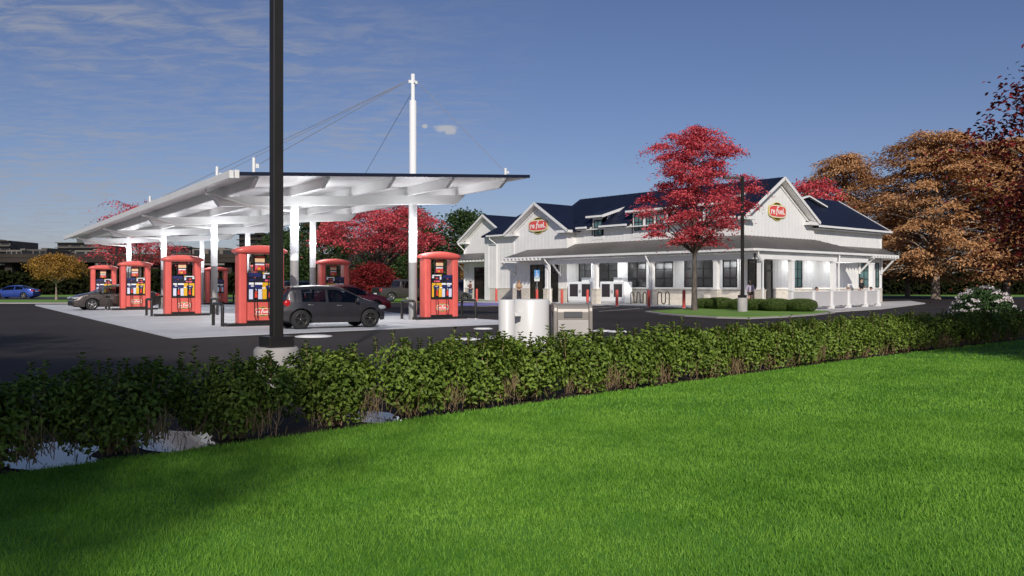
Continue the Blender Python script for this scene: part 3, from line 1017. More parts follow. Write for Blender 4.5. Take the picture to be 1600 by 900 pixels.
# standing seams
for k in range(1, 56):
    y = BW - OV + k * .5
    if y > 50.5: break
    mr.beam((AX, y, zA + .01), (AR, y, ZR + .07), .03, .03, (0, 0, 1))
sb(mr, 'roof', 'navy_roof')
zrw = EAVE + 4 * PITCH + .12
wr = gable_roof_x(A2 + .3, AE + OV, BW - OV, WR, 40.6, zrw - (WR - BW + OV) * PITCH, zrw)
wr.add(*(lambda b: (b.v, b.f))(gable_roof_x(AR + .6, A2 + .299, BW + .03, WR, 40.6, zrw - (WR - BW - .03) * PITCH, zrw)))
sb(wr, 'roof', 'navy_roof')
gr = gable_roof_x(AF - OV, AR + .5, B1 - .6, BM1, B2 + .6, ZG + .12 - (BM1 - B1 + .6) * PITCH * 1.0, ZG + .12)
sb(gr, 'roof', 'navy_roof')
lr = gable_roof_y('roof', AL - OV, 53.4, 58.4, EAVE + .02, EAVE + .02 + (53.4 - AL + OV) * .475, BM1, B3 + .3)
sb(lr, 'roof', 'navy_roof')
g2 = gable_roof_x(AG - OV, 60, B3 - .6, BM2, B4 + .6, ZG2 + .12 - (BM2 - B3 + .6) * PITCH, ZG2 + .12)
sb(g2, 'roof', 'navy_roof')

# --- white fascias, rakes, soffits, cornice returns
tr = MB()
def rake_y(y, a0, ar, a1, ze, zr, w=.05, h=.2):      # gable in plane y facing -y
    for e in (a0, a1):
        tr.beam((e, y - .03, ze - .08), (ar, y - .03, zr - .08), w, h, (0, 0, 1))
        tr.beam((e + (ar - e) * .02, y + .28, ze - .2), (ar, y + .28, zr - .215), .52, .02, (0, 0, 1))      # soffit boards
        tr.beam((e + (ar - e) * .16, BW - .05 if y < 40 else y, ze + (zr - ze) * .16 - .38), (ar, BW - .05 if y < 40 else y, zr - .38), .06, .13, (0, 0, 1))   # frieze on the wall
def rake_x(a, y0, yr, y1, ze, zr, w=.05, h=.2, wall=None):
    for e in (y0, y1):
        tr.beam((a - .03, e, ze - .08), (a - .03, yr, zr - .08), w, h, (0, 0, 1))
        tr.beam((a + .28, e + (yr - e) * .02, ze - .2), (a + .28, yr, zr - .215), .52, .02, (0, 0, 1))
        tr.beam((wall - .04, e + (yr - e) * .18, ze + (zr - ze) * .18 - .36), (wall - .04, yr, zr - .36), .05, .13, (0, 0, 1))
zm = ZR - (AR - AW + OV) * PITCH + .06
rake_y(BW - OV, AW - OV, AR, A2 + OV, zm, ZR + .06)
zg = ZG + .12 - (BM1 - B1 + .6) * PITCH
rake_x(AF - OV, B1 - .6, BM1, B2 + .6, zg, ZG + .12, wall=AF)
zg2 = ZG2 + .12 - (BM2 - B3 + .6) * PITCH
rake_x(AG - OV, B3 - .6, BM2, B4 + .6, zg2, ZG2 + .12, wall=AG)
# wing rake at the far end
zw = zrw - (WR - BW + OV) * PITCH
tr.beam((AE + OV + .03, BW - OV, zw - .08), (AE + OV + .03, WR, zrw - .08), .05, .24)
# cornice returns: short boxed eaves turned onto the gable face
def ret_y(a0, a1, y, z):
    tr.box(a0, a1, y, BW + .02, z - .2, z)
    tr.prism([(a0 + .02, y + .04, z + .003), (a1 - .02, y + .04, z + .003), ((a0 + a1) / 2 + (.3 if a0 < AR else -.3), BW, z + .17)], (0, .001, 0))
ret_y(AW - OV - .02, AW + .75, BW - OV + .03, zm - .03)
ret_y(A2 - .75, A2 + .4, BW - OV + .03, zm - .03)
def ret_x(y0, y1, a, wall, z):
    tr.box(a, wall + .02, y0, y1, z - .2, z)
ret_x(B1 - .62, B1 + .75, AF - OV + .03, AF, zg - .03)
ret_x(B2 - .75, B2 + .62, AF - OV + .03, AF, zg - .03)
ret_x(B3 - .62, B3 + .6, AG - OV + .03, AG, zg2 - .03)
ret_x(B4 - .7, B4 + .62, AG - OV + .03, AG, zg2 - .03)
# soffits under the level eaves
tr.box(AE + .3, A2 + .5, BW - OV + .05, BW + .02, zw - .24, zw - .17)
tr.box(AW - OV + .05, AW + .02, BW + .4, B1 - .6, zm - .24, zm - .17)
tr.box(AL - OV + .05, AL, B2 + .6, B3 - .6, EAVE - .2, EAVE - .13)
# corner boards
for (a, y) in ((AW - .02, BW - .02), (AF - .02, B1 - .02), (AF - .02, B2 - .12), (AL - .02, B3 - .14), (AG - .02, B4 - .12), (AE - .1, BW - .02)):
    tr.box(a - .02, a + .14, y - .02, y + .14, 1.18, EAVE - .22)
# band between porch roof and the wall
sb(tr, 'trim', 'white_paint', .008)

gut = MB()
def gutter_x(a, y0, y1, z):
    gut.box(a - .12, a + .01, y0, y1, z - .13, z + .02)
def gutter_y(y, a0, a1, z):
    gut.box(a0, a1, y - .12, y + .01, z - .13, z + .02)
gutter_y(BW - OV, A2 + .35, AE + OV, zw)
gutter_x(AL - OV, B2 + .6, B3 - .5, EAVE + .02)

# --- shed dormers along the front
def dormer(b, y0, y1, ztop, win):
    b.box(AW - .03, AW + .4, y0, y1, EAVE - 1.0, ztop)
    run = 2.3
    sl = .31
    # cheek walls
    for y in (y0, y1 - .1):
        b.prism([(AW - .03, y, EAVE - .7), (AW - .03, y, ztop), (AW + run, y, ztop + run * sl), (AW + run, y, EAVE - .7)], (0, .1, 0))
for y0, y1, zt in dorm:
    dm = MB(); dr = MB(); tails = MB()
    dormer(dm, y0, y1, zt, None)
    o, sl, run = .38, .31, 2.45
    dr.prism([(AW - .03 - o, y0 - .28, zt - o * sl + .02), (AW + run, y0 - .28, zt + run * sl), (AW + run, y0 - .28, zt + run * sl + .1), (AW - .03 - o, y0 - .28, zt - o * sl + .12)], (0, y1 - y0 + .56, 0))
    y = y0 - .2
    while y < y1 + .25:
        tails.box(AW - .36, AW - .03, y - .04, y + .04, zt - .17, zt - .06, Matrix.Rotation(-.25, 3, 'Y'))
        y += .36
    for yy in (y0 - .3,):
        tails.beam((AW - .03 - o - .02, yy, zt - o * sl + .05), (AW + run, yy, zt + run * sl + .03), .06, .2)
    tails.box(AW - .03 - o - .04, AW - .03 - o, y0 - .3, y1 + .3, zt - o * sl - .02, zt - o * sl + .13)
    sb(dm, 'dormer', 'white_paint'); sb(dr, 'dormer_roof', 'navy_roof'); sb(tails, 'dormer_trim', 'white_paint')
# eave gutters between the dormers
segs = [BW + .2]
for y0, y1, zt in sorted(dorm):
    segs += [y0 - .05, y1 + .05]
segs.append(B1 - .65)
for i in range(0, len(segs), 2):
    if segs[i + 1] - segs[i] > .3: gutter_x(AW - OV, segs[i], segs[i + 1], zm)
# little gable on the wing roof
lg = MB()
yy = 34.6; ax = ra(1260, yy); zz0 = 7.68
lg.prism([(ax - 2.5, yy, zz0 - .05), (ax + 2.5, yy, zz0 - .05), (ax, yy, zz0 + .56)], (0, 1.6, 0))
sb(lg, 'dormer', 'white_paint')
lg2 = MB()
for e in (-1, 1):
    lg2.beam((ax + e * 2.75, yy - .14, zz0 - .04), (ax, yy - .14, zz0 + .64), .3, .11)
sb(lg2, 'dormer_trim', 'white_paint')
lg3 = MB()
lg3.prism([(ax - 2.75, yy - .02, zz0 - .02), (ax + 2.75, yy - .02, zz0 - .02), (ax, yy - .02, zz0 + .69)], (0, 1.8, 0))
sb(lg3, 'dormer_roof', 'navy_roof')

# --- porch roof wrapping front and side
GA, GB, GZ, JZ = 44.5, 29.2, 3.66, 4.72
pr = MB()
t = .1
YL = fb(847, GA)                       # left end of the guttered porch
GE = ra(1366, GB)                      # right end of the guttered side porch
J = lambda a, z=JZ: z
def roofpoly(pts):
    b = [(p[0], p[1], p[2] - t) for p in pts]
    n = len(pts)
    pr.add(list(pts) + b, [tuple(range(n)), tuple(range(2 * n - 1, n - 1, -1))] + [(i, i + n, (i + 1) % n + n, (i + 1) % n) for i in range(n)], False)
slope = (JZ - GZ) / (AW - GA)
roofpoly([(GA, GB, GZ), (AW, BW, JZ), (AW, B1, JZ), (GA, B1, GZ)])
YT = fb(786, GA)
roofpoly([(GA, B1 + .002, GZ), (AF, B1 + .002, GZ + slope * (AF - GA)), (AF, YT - .9, GZ + slope * (AF - GA)), (GA, YT, GZ)])
roofpoly([(GA, YT + .003, GZ), (AF, YT - .897, GZ + slope * (AF - GA)), (AF, YT + .003, GZ)])
roofpoly([(GA, GB - .003, GZ), (GE, GB - .003, GZ), (GE - 3.2, BW - .003, JZ), (AW, BW - .003, JZ)])
roofpoly([(GE + .003, GB, GZ), (GE + .003, BW, GZ), (GE - 3.197, BW, JZ)])
# seams
for k in range(1, 60):
    y = GB + k * .45
    if y < B1:
        a1 = AW if y > BW else GA + (y - GB) * (AW - GA) / (BW - GB)
        pr.beam((GA, y, GZ + .012), (a1, y, GZ + slope * (a1 - GA) + .012), .025, .03)
for k in range(1, 50):
    a = GA + k * .45
    if a < GE - .3:
        d = min(1, (a - GA) / (AW - GA), (GE - a) / 3.2)
        pr.beam((a, GB, GZ + .012), (a, GB + d * (BW - GB), GZ + d * (JZ - GZ) + .012), .025, .03)
sb(pr, 'porch_roof', 'porch_roof')
# small awnings: far right corner, and far left gable
aw = MB()
def awning_y(y0, wall, a0, a1, z0, z1):
    aw.prism([(a0, y0, z0), (a0, wall, z1), (a0, wall, z1 - t), (a0, y0, z0 - t)], (a1 - a0, 0, 0))
NB_ = 30.75
awning_y(NB_, BW - .02, GE - .9, AE + .3, GZ + .12, GZ + .72)
sb(aw, 'awning_roof', 'porch_roof')
aw = MB()
AWA = AG - 1.9
aw.prism([(AWA, B3 + .1, GZ + .3), (AG - .02, B3 + .1, GZ + .95), (AG - .02, B4 + .2, GZ + .95), (AWA, B4 + .7, GZ + .3)], (0, 0, -t))
sb(aw, 'awning_roof', 'porch_roof')

# gutter, beam, scalloped fascia of the porch
gutter_x(GA, GB, YL, GZ); gutter_y(GB, GA, GE, GZ)
sb(gut, 'gutter', 'white_paint', .01)
bm = MB()
CAX, CBY = 45.15, 29.5
bm.box(CAX - .12, CAX + .12, CBY, YL - .2, 3.05, 3.4)
bm.box(CAX - .12, GE - .5, CBY - .121, CBY + .12, 3.05, 3.402)
bm.box(CAX, AW, YL - .35, YL - .15, 3.06, 3.4)
bm.box(GE - .62, GE - .38, CBY, BW, 3.06, 3.4)
# porch ceiling
bm.box(GA + .1, AW - .01, GB + .1, YL - .1, 3.44, 3.5)
bm.box(AW, GE - .2, GB + .1, BW - .01, 3.441, 3.501)
k = 0
y = GB + .15
while y < YL:
    bm.box(GA + .02, GA + .6, y - .035, y + .035, 3.5, 3.6); y += .4
a = GA + .2
while a < GE:
    bm.box(a - .035, a + .035, GB + .02, GB + .6, 3.5, 3.6); a += .4
sb(bm, 'porch_beam', 'white_paint')
rt = MB()
y = YL + .2
while y < YT + .05:
    rt.box(GA - .1, AF, y - .08, y + .08, GZ - .27, GZ - .103); y += .46
rt.box(GA - .02, GA + .02, YL, YT + .05, GZ - .1, GZ + .02)
sb(rt, 'rafter_tails', 'white_paint'); rt = MB()
y = B3 + .2
while y < B4 + .6:
    rt.box(AWA - .1, AG, y - .09, y + .09, GZ + .03, GZ + .19); y += .5
a = GE - .7
sb(rt, 'rafter_tails', 'white_paint'); rt = MB()
while a < AE + .3:
    rt.box(a - .08, a + .08, NB_ - .08, BW, GZ - .13, GZ + .01); a += .46
rt.box(GE - .9, AE + .32, NB_ - .045, NB_, GZ + .0, GZ + .14)
sb(rt, 'rafter_tails', 'white_paint')
# diagonal brackets
def bracket_x(y, wall, out, z):
    b = MB()
    b.box(wall - .12, wall, y - .07, y + .07, z - 1.25, z)
    b.box(wall - out, wall - .12, y - .07, y + .07, z - .14, z)
    b.beam((wall - .1, y, z - 1.1), (wall - out + .12, y, z - .1), .12, .12)
    return sb(b, 'bracket', 'white_paint', .008)
def bracket_y(a, wall, out, z):
    b = MB()
    b.box(a - .07, a + .07, wall - .12, wall, z - 1.25, z)
    b.box(a - .07, a + .07, wall - out, wall - .12, z - .14, z)
    b.beam((a, wall - .1, z - 1.1), (a, wall - out + .12, z - .1), .12, .12, (0, 0, 1))
    return sb(b, 'bracket', 'white_paint', .008)
bracket_x(fb(806, AF), AF - .03, 1.7, GZ - .22)
bracket_x(fb(877, AF), AF - .03, 1.2, GZ - .3)
bracket_x(fb(732, AG), AG - .03, 1.5, GZ + .06)
bracket_y(ra(1342, BW), BW - .03, 1.2, GZ - .11)
bracket_y(AE - .12, BW - .03, 1.2, GZ - .11)

# porch posts: white square shaft on a stone pier
def post(a, y):
    b = MB()
    b.mat(1).box(a - .25, a + .25, y - .25, y + .25, 0, 1.08)
    b.box(a - .28, a + .28, y - .28, y + .28, 1.083, 1.14)
    b.mat(0).box(a - .15, a + .15, y - .15, y + .15, 1.143, 3.05)
    b.box(a - .18, a + .18, y - .18, y + .18, 1.143, 1.24)
    b.box(a - .18, a + .18, y - .18, y + .18, 2.96, 3.046)
    return sb(b, 'porch_post', ['white_paint', 'stone'], .01)
for px in (856, 932, 1019, 1119.5):
    post(CAX, fb(px, CAX))
post(CAX + .4, CBY + .02)
for px in (1237, 1302, 1362):
    b = MB()
    a = ra(px, CBY)
    b.box(a - .15, a + .15, CBY - .15, CBY + .15, 0, 3.05); b.box(a - .18, a + .18, CBY - .18, CBY + .18, 2.96, 3.046); b.box(a - .19, a + .19, CBY - .19, CBY + .19, 0, .25)
    sb(b, 'porch_post', 'white_paint', .01)

# downspouts
def pipe(path, r=.055):
    b = MB(); b.tube(path, r, 8)
    return sb(b, 'downspout', 'white_paint')
yd = fb(1009, GA)
pipe([(GA, yd, GZ - .1), (GA, yd, GZ - .3), (CAX - .3, yd - .05, GZ - .8), (CAX - .3, yd - .05, .1)])
pipe([(GA, YL - .3, GZ - .1), (GA, YL - .3, GZ - .25), (CAX - .35, YL - .6, GZ - .8), (CAX - .35, YL - .6, .2)])
pipe([(GA + .35, GB, GZ - .1), (GA + .35, GB, GZ - .3), (CAX + .2, CBY - .3, GZ - .75), (CAX + .2, CBY - .3, .2)])
ad = ra(1312, GB)
pipe([(ad, GB, GZ - .1), (ad, GB, GZ - .3), (ra(1305, CBY), CBY - .28, GZ - .9), (ra(1305, CBY), CBY - .28, .2)])
pipe([(AL - OV, B3 - .9, EAVE - .1), (AL - OV, B3 - .9, EAVE - .3), (AL - .08, B3 - 1.4, EAVE - .8), (AL - .08, B3 - 1.4, .2)])
pipe([(AG - OV, B4 + .5, EAVE - .1), (AG - OV, B4 + .45, EAVE - .4), (AG - .08, B4 + .06, EAVE - 1.0), (AG - .08, B4 + .06, .2)])

# --- lamps in the porch ceiling
def porch_lamp(a, y, e):
    b = MB(); b.mat(0).lathe([(.13, 3.44), (.13, 3.405), (.1, 3.4)], (a, y, 0), 16); b.mat(1).disc((a, y, 3.402), .1, .1, 16)
    sb(b, 'porch_lamp', ['white_paint', 'lamp_lit'])
    l = bpy.data.lights.new('porch_lamp_light', 'AREA'); l.shape = 'DISK'; l.size = .3; l.energy = e; l.color = (.95, .97, 1)
    o = bpy.data.objects.new('porch_lamp_light', l); COL.objects.link(o); o.location = INV[store.name] @ Vector((a, y, 3.38)); o.parent = store
for y in (32.8, 36.0, 39.4, 42.8, 46.0): porch_lamp(46.5, y, 40)
for a in (52.6, 55.6, 58.2): porch_lamp(a, 31.1, 34)

# --- windows: black frame part with its pane as sub-part
def window(plane, c0, c1, z0, z1, nx, nz, pane='dark_glass', fm='black', wall=None, off=0.0):
    f = MB(); p = MB()
    wl = wall if wall is not None else (AW if plane == 'x' else BW)
    fw = .07
    def bx(b, u0, u1, d0, d1, z0, z1):
        if plane == 'x': b.box(wl - d1, wl - d0, u0, u1, z0, z1)
        else: b.box(u0, u1, wl - d1, wl - d0, z0, z1)
    bx(f, c0, c0 + fw, 0, .06, z0, z1); bx(f, c1 - fw, c1, 0, .06, z0, z1)
    bx(f, c0 + fw, c1 - fw, 0, .058, z0, z0 + fw); bx(f, c0 + fw, c1 - fw, 0, .058, z1 - fw, z1)
    for i in range(1, nx):
        u = c0 + (c1 - c0) * i / nx
        bx(f, u - .025, u + .025, .01, .054, z0 + fw, z1 - fw)
    for i in range(1, nz):
        q = z0 + (z1 - z0) * i / nz
        bx(f, c0 + fw, c1 - fw, .01, .05, q - .025, q + .025)
    o = sb(f, 'window', fm)
    INV[o.name] = INV[store.name]
    bx(p, c0 + .02, c1 - .02, -.05, .026, z0 + .02, z1 - .02)
    p.build('pane', pane, o, 0, True)
    # white casing around
    return o
tcase = MB()
def casing_x(c0, c1, z0, z1, wl=AW):
    tcase.box(wl - .05, wl, c0 - .12, c0 - .003, z0 - .12, z1 + .12); tcase.box(wl - .05, wl, c1 + .003, c1 + .12, z0 - .12, z1 + .12)
    tcase.box(wl - .052, wl, c0, c1, z1 + .003, z1 + .14); tcase.box(wl - .075, wl, c0, c1, z0 - .14, z0 - .003)
ZW0, ZW1 = 1.27, 3.22
for (p0, p1, nx) in ((924.5, 905, 2), (966, 936.6, 2), (1010.5, 982, 2), (1052.5, 1024, 2), (1115, 1070, 3), (1153, 1130, 2)):
    y0, y1 = fb(p0, AW), fb(p1, AW)
    window('x', y0, y1, ZW0, ZW1, nx, 3); casing_x(y0, y1, ZW0, ZW1)
for i, (p0, p1, z0, z1) in enumerate(((941.6, 928.6, 5.25, 6.5), (1005, 992, 5.45, 6.7), (1022, 1010, 5.45, 6.7), (1040, 1026, 5.45, 6.7), (1121, 1104, 5.4, 6.75))):
    window('x', fb(p0, AW - .03), fb(p1, AW - .03), z0, z1, 2, 2, 'teal_glass', 'black', AW - .03)
for (p0, p1) in ((1239, 1253), (1342, 1357), (1368, 1373)):
    a0, a1 = ra(p0, BW), ra(p1, BW)
    window('y', a0, a1, 1.25, 3.2, 2 if a1 - a0 > .8 else 1, 3, 'teal_glass')
sb(tcase, 'window_trim', 'white_paint')

# --- glazed doors
def storefront(plane, c0, c1, z1, wall, nl, zt):
    f = MB(); p = MB()
    def bx(b, u0, u1, d0, d1, z0, z1):
        if plane == 'x': b.box(wall - d1, wall - d0, u0, u1, z0, z1)
        else: b.box(u0, u1, wall - d1, wall - d0, z0, z1)
    n = nl
    for i in range(n + 1):
        u = c0 + (c1 - c0) * i / n
        bx(f, u - .045, u + .045, 0, .07, .06, z1)
    bx(f, c0, c1, .001, .066, z1 - .09, z1 - .001); bx(f, c0, c1, .001, .064, zt - .06, zt + .06); bx(f, c0, c1, .001, .062, .061, .3)
    o = sb(f, 'door', 'black'); INV[o.name] = INV[store.name]
    bx(p, c0 + .03, c1 - .03, -.05, .03, .1, z1 - .03)
    p.build('pane', 'door_glass', o, 0, True)
    h = MB()
    for i in range(1, n, 2):
        u = c0 + (c1 - c0) * i / n
        for s in (-.12, .12):
            bx(h, u + s - .015, u + s + .015, .075, .105, .9, 1.35)
    h.build('handle', 'steel', o, 0, True)
storefront('x', D1a, D1b, 3.1, AF, 4, 2.45)
storefront('x', E1a, E1b, 3.2, AG, 3, 2.5)
storefront('y', SDa, SDb, 3.15, BW, 3, 2.4)

# --- the lit-oval shop signs
def logo(b, w, tr, depth=.06):
    """oval behind a rounded bar with white lettering; x/z plane, facing -y; tr maps to place. mats: black, yellow, red, white"""
    def plate(fn, d0, d1, mi, n=40):
        b.mat(mi)
        r0 = [tr @ Vector((fn(2 * PI * k / n)[0], -d1, fn(2 * PI * k / n)[1])) for k in range(n)]
        r1 = [tr @ Vector((fn(2 * PI * k / n)[0], -d0, fn(2 * PI * k / n)[1])) for k in range(n)]
        b.add(r0 + r1, [tuple(range(n))] + [(k, k + n, (k + 1) % n + n, (k + 1) % n) for k in range(n)], False)
    def ell(rx, rz): return lambda t: (rx * math.cos(t), rz * math.sin(t))
    def pill(rx, rz):
        def f(t):
            c, s = math.cos(t), math.sin(t)
            e = .42
            return (rx * abs(c) ** e * (1 if c >= 0 else -1), rz * abs(s) ** e * (1 if s >= 0 else -1) + rz * .16 * (1 - abs(c)) * (1 if s >= 0 else -1))
        return f
    u = w / 2
    plate(ell(u * .76, u * .60), 0, depth * .5, 1)
    plate(ell(u * .71, u * .555), depth * .2, depth * .55, 0)
    plate(pill(u * 1.02, u * .38), 0, depth * .8, 1)
    plate(pill(u * .985, u * .345), depth * .5, depth * .85, 3)
    plate(pill(u * .95, u * .305), depth * .5, depth * .9, 2)
    rotx = Matrix.Rotation(PI / 2, 4, 'X')
    def tx(s, size, x, z, off, shear=0.0):
        b.mat(3)
        b.text(s, size, tr @ Matrix.Translation((x, -depth * .92, z)) @ rotx, off, .008, shear)
    tx('re', u * .58, -u * .58, -u * .0, u * .010)
    tx('f', u * .84, -u * .16, u * .0, u * .006, .25)
    tx('ueL', u * .54, u * .43, -u * .0, u * .010)
LOGO_MATS = ['sign_black', 'sign_yellow', 'sign_red', 'sign_white']
b = MB()
cy, cz = fb(842, AF), fz(842, 352.5, AF)
logo(b, 2.25, Matrix.Translation((AF - .03, cy, cz)) @ Matrix.Rotation(-PI / 2, 4, 'Z'), .09)
sg = sb(b, 'shop_sign', LOGO_MATS); sg['label'] = 'oval refuel sign on the front gable'
b = MB()
ca, cz = ra(1213.5, BW), rz_(1213.5, 330.5, BW)
logo(b, 2.1, Matrix.Translation((ca, BW - .03, cz)), .09)
sg = sb(b, 'shop_sign', LOGO_MATS); sg['label'] = 'oval refuel sign on the right side gable'
# ================================================================== canopy
CROT = R(-6.25)
C0 = W(-8.13, 31.3)
can = thing('fuel_canopy', 'large white cable stayed fuel canopy with a thin sloping roof over the pumps', 'canopy', C0, CROT)
CM = Matrix.Translation(C0) @ Matrix.Rotation(CROT, 4, 'Z')
def CP(x, y, z=0.0): return CM @ Vector((x, y, z))
SL = .066
zt = lambda x: 4.97 + SL * (x + 3.3)
X0, X1, Y0, Y1 = -3.3, 8.1, -3.8, 39.2
ROWS = [0, 11.1, 22.2, 33.3]
dk = MB()
dk.mat(0).add([(X0, Y0, zt(X0) - .12), (X0, Y1, zt(X0) - .12), (X1, Y1, zt(X1) - .12), (X1, Y0, zt(X1) - .12)], [(0, 1, 2, 3)])
dk.mat(1)
v = [(X0, Y0, zt(X0)), (X1, Y0, zt(X1)), (X1, Y1, zt(X1)), (X0, Y1, zt(X0))]
lo = [(p[0], p[1], p[2] - .12) for p in v]
dk.add(v + lo, [(0, 1, 2, 3), (0, 4, 5, 1), (1, 5, 6, 2), (2, 6, 7, 3), (3, 7, 4, 0)])
dk.build('roof', ['canopy_white', 'navy_roof'], can)
g = MB()
g.box(X0 - .14, X0 - .003, Y0 + .05, Y1, zt(X0) - .2, zt(X0) + .05)
g.box(X0 - .003, X0 + .14, Y0 - .06, Y0 - .003, zt(X0) - .2, zt(X0) + .06)
g.build('gutter', 'white_paint', can, .01)
for x in (X0 + .75, X0 + 3.15, X0 + 5.6, X0 + 8.0, X0 + 10.4):
    p = MB()
    h, wd = .34, .13
    z = zt(x) - .123
    y0, y1 = Y0 + .12, Y1 - .2
    # raked end: the lower edge stops short of the upper one
    vs = [(x - wd / 2, y0, z - .005), (x - wd / 2, y0 + .02, z - .06), (x - wd / 2, y0 + .5, z - h), (x - wd / 2, y1 - .4, z - h), (x - wd / 2, y1, z - .06), (x - wd / 2, y1, z - .005)]
    p.prism(vs, (wd, 0, 0))
    p.build('purlin', 'canopy_white', can)
for y in ROWS:
    b = MB()
    xs = (-3.0, 7.35)
    t0 = lambda x: zt(x) - .123 - .343
    w = .34
    b.prism([(-3.0, y - w / 2, t0(-3.0)), (-2.75, y - w / 2, t0(-2.75) - .34), (6.95, y - w / 2, t0(6.95) - .36), (7.35, y - w / 2, t0(7.35))], (0, w, 0))
    b.build('beam', 'canopy_white', can)
    for x in (0, 4.96):
        if x > 1 and y == 0: continue
        c = MB()
        zb = t0(x) - .35
        c.mat(1).lathe([(.155, .02), (.155, 2.33)], (x, y, 0), 20)
        c.mat(0).lathe([(.155, 2.33), (.155, zb)], (x, y, 0), 20)
        c.build('column', ['canopy_white', 'col_grey'], can)
    d = MB()
    yy = y - .3
    d.tube([(-3.28, yy, zt(-3.2) - .12), (-3.28, yy, zt(-3.2) - .36), (-1.7, yy, 4.22), (-.25, yy, 4.16), (-.22, yy, 4.0)], .05, 8)
    d.build('downspout', 'white_paint', can)
m = MB()
m.mat(1).lathe([(.17, .02), (.17, 2.33)], (4.96, 0, 0), 22)
m.mat(0).lathe([(.17, 2.33), (.17, zt(4.96) + .05), (.145, zt(4.96) + .06), (.145, 8.9), (.08, 8.95), (.08, 10.0), (.0, 10.0)], (4.96, 0, 0), 22)
m.box(4.96 - .2, 4.96 + .2, -.015, .015, 9.62, 9.74)
m.box(4.96 - .02, 4.96 + .02, -.16, .16, 9.625, 9.735)
mast = m.build('mast', ['canopy_white', 'col_grey'], can)
def anchor(x, y, h):
    z = zt(x)
    a = MB()
    a.tube([(x, y, z - .02), (x, y, z + h)], .055, 10)
    a.box(x, x + .16, y - .012, y + .012, z + h * .35, z + h * .62)
    a.build('cable_anchor', 'canopy_white', can)
    c = MB()
    s = Vector((4.96 + (.22 if x > 4.96 else -.22), 0, 9.7))
    c.tube([s, (x + (.08 if x < 4.96 else 0), y, z + h * .5)], .0105, 6)
    c.build('stay_cable', 'cable', can)
anchor(X0 + .72, Y0 + .35, .5)
anchor(X0 + .35, Y0 + 3.3, .55)
anchor(X0 + .4, 11.1, .55)
anchor(X1 - .85, Y0 + .45, .3)
anchor(6.9, 11.0, .3)
# collar lamps on the columns, washing the ceiling and the shafts
for y in ROWS:
    for x in (0, 4.96):
        l = MB()
        l.mat(0).lathe([(.16, 3.53), (.18, 3.53), (.195, 3.6), (.185, 3.6)], (x, y, 0), 20); l.mat(1).lathe([(.185, 3.601), (.16, 3.59)], (x, y, 0), 20)
        l.build('collar_lamp', ['white_paint', 'lamp_lit'], can)
        for dx, dy in ((-.5, -.55), (.5, .55), (.5, -.55)):
            al = bpy.data.lights.new('collar_lamp_light', 'POINT'); al.shadow_soft_size = .4; al.energy = 56; al.color = (.95, .97, 1)
            ao = bpy.data.objects.new('collar_lamp_light', al); COL.objects.link(ao); ao.location = (x + dx, y + dy, 3.62); ao.parent = can

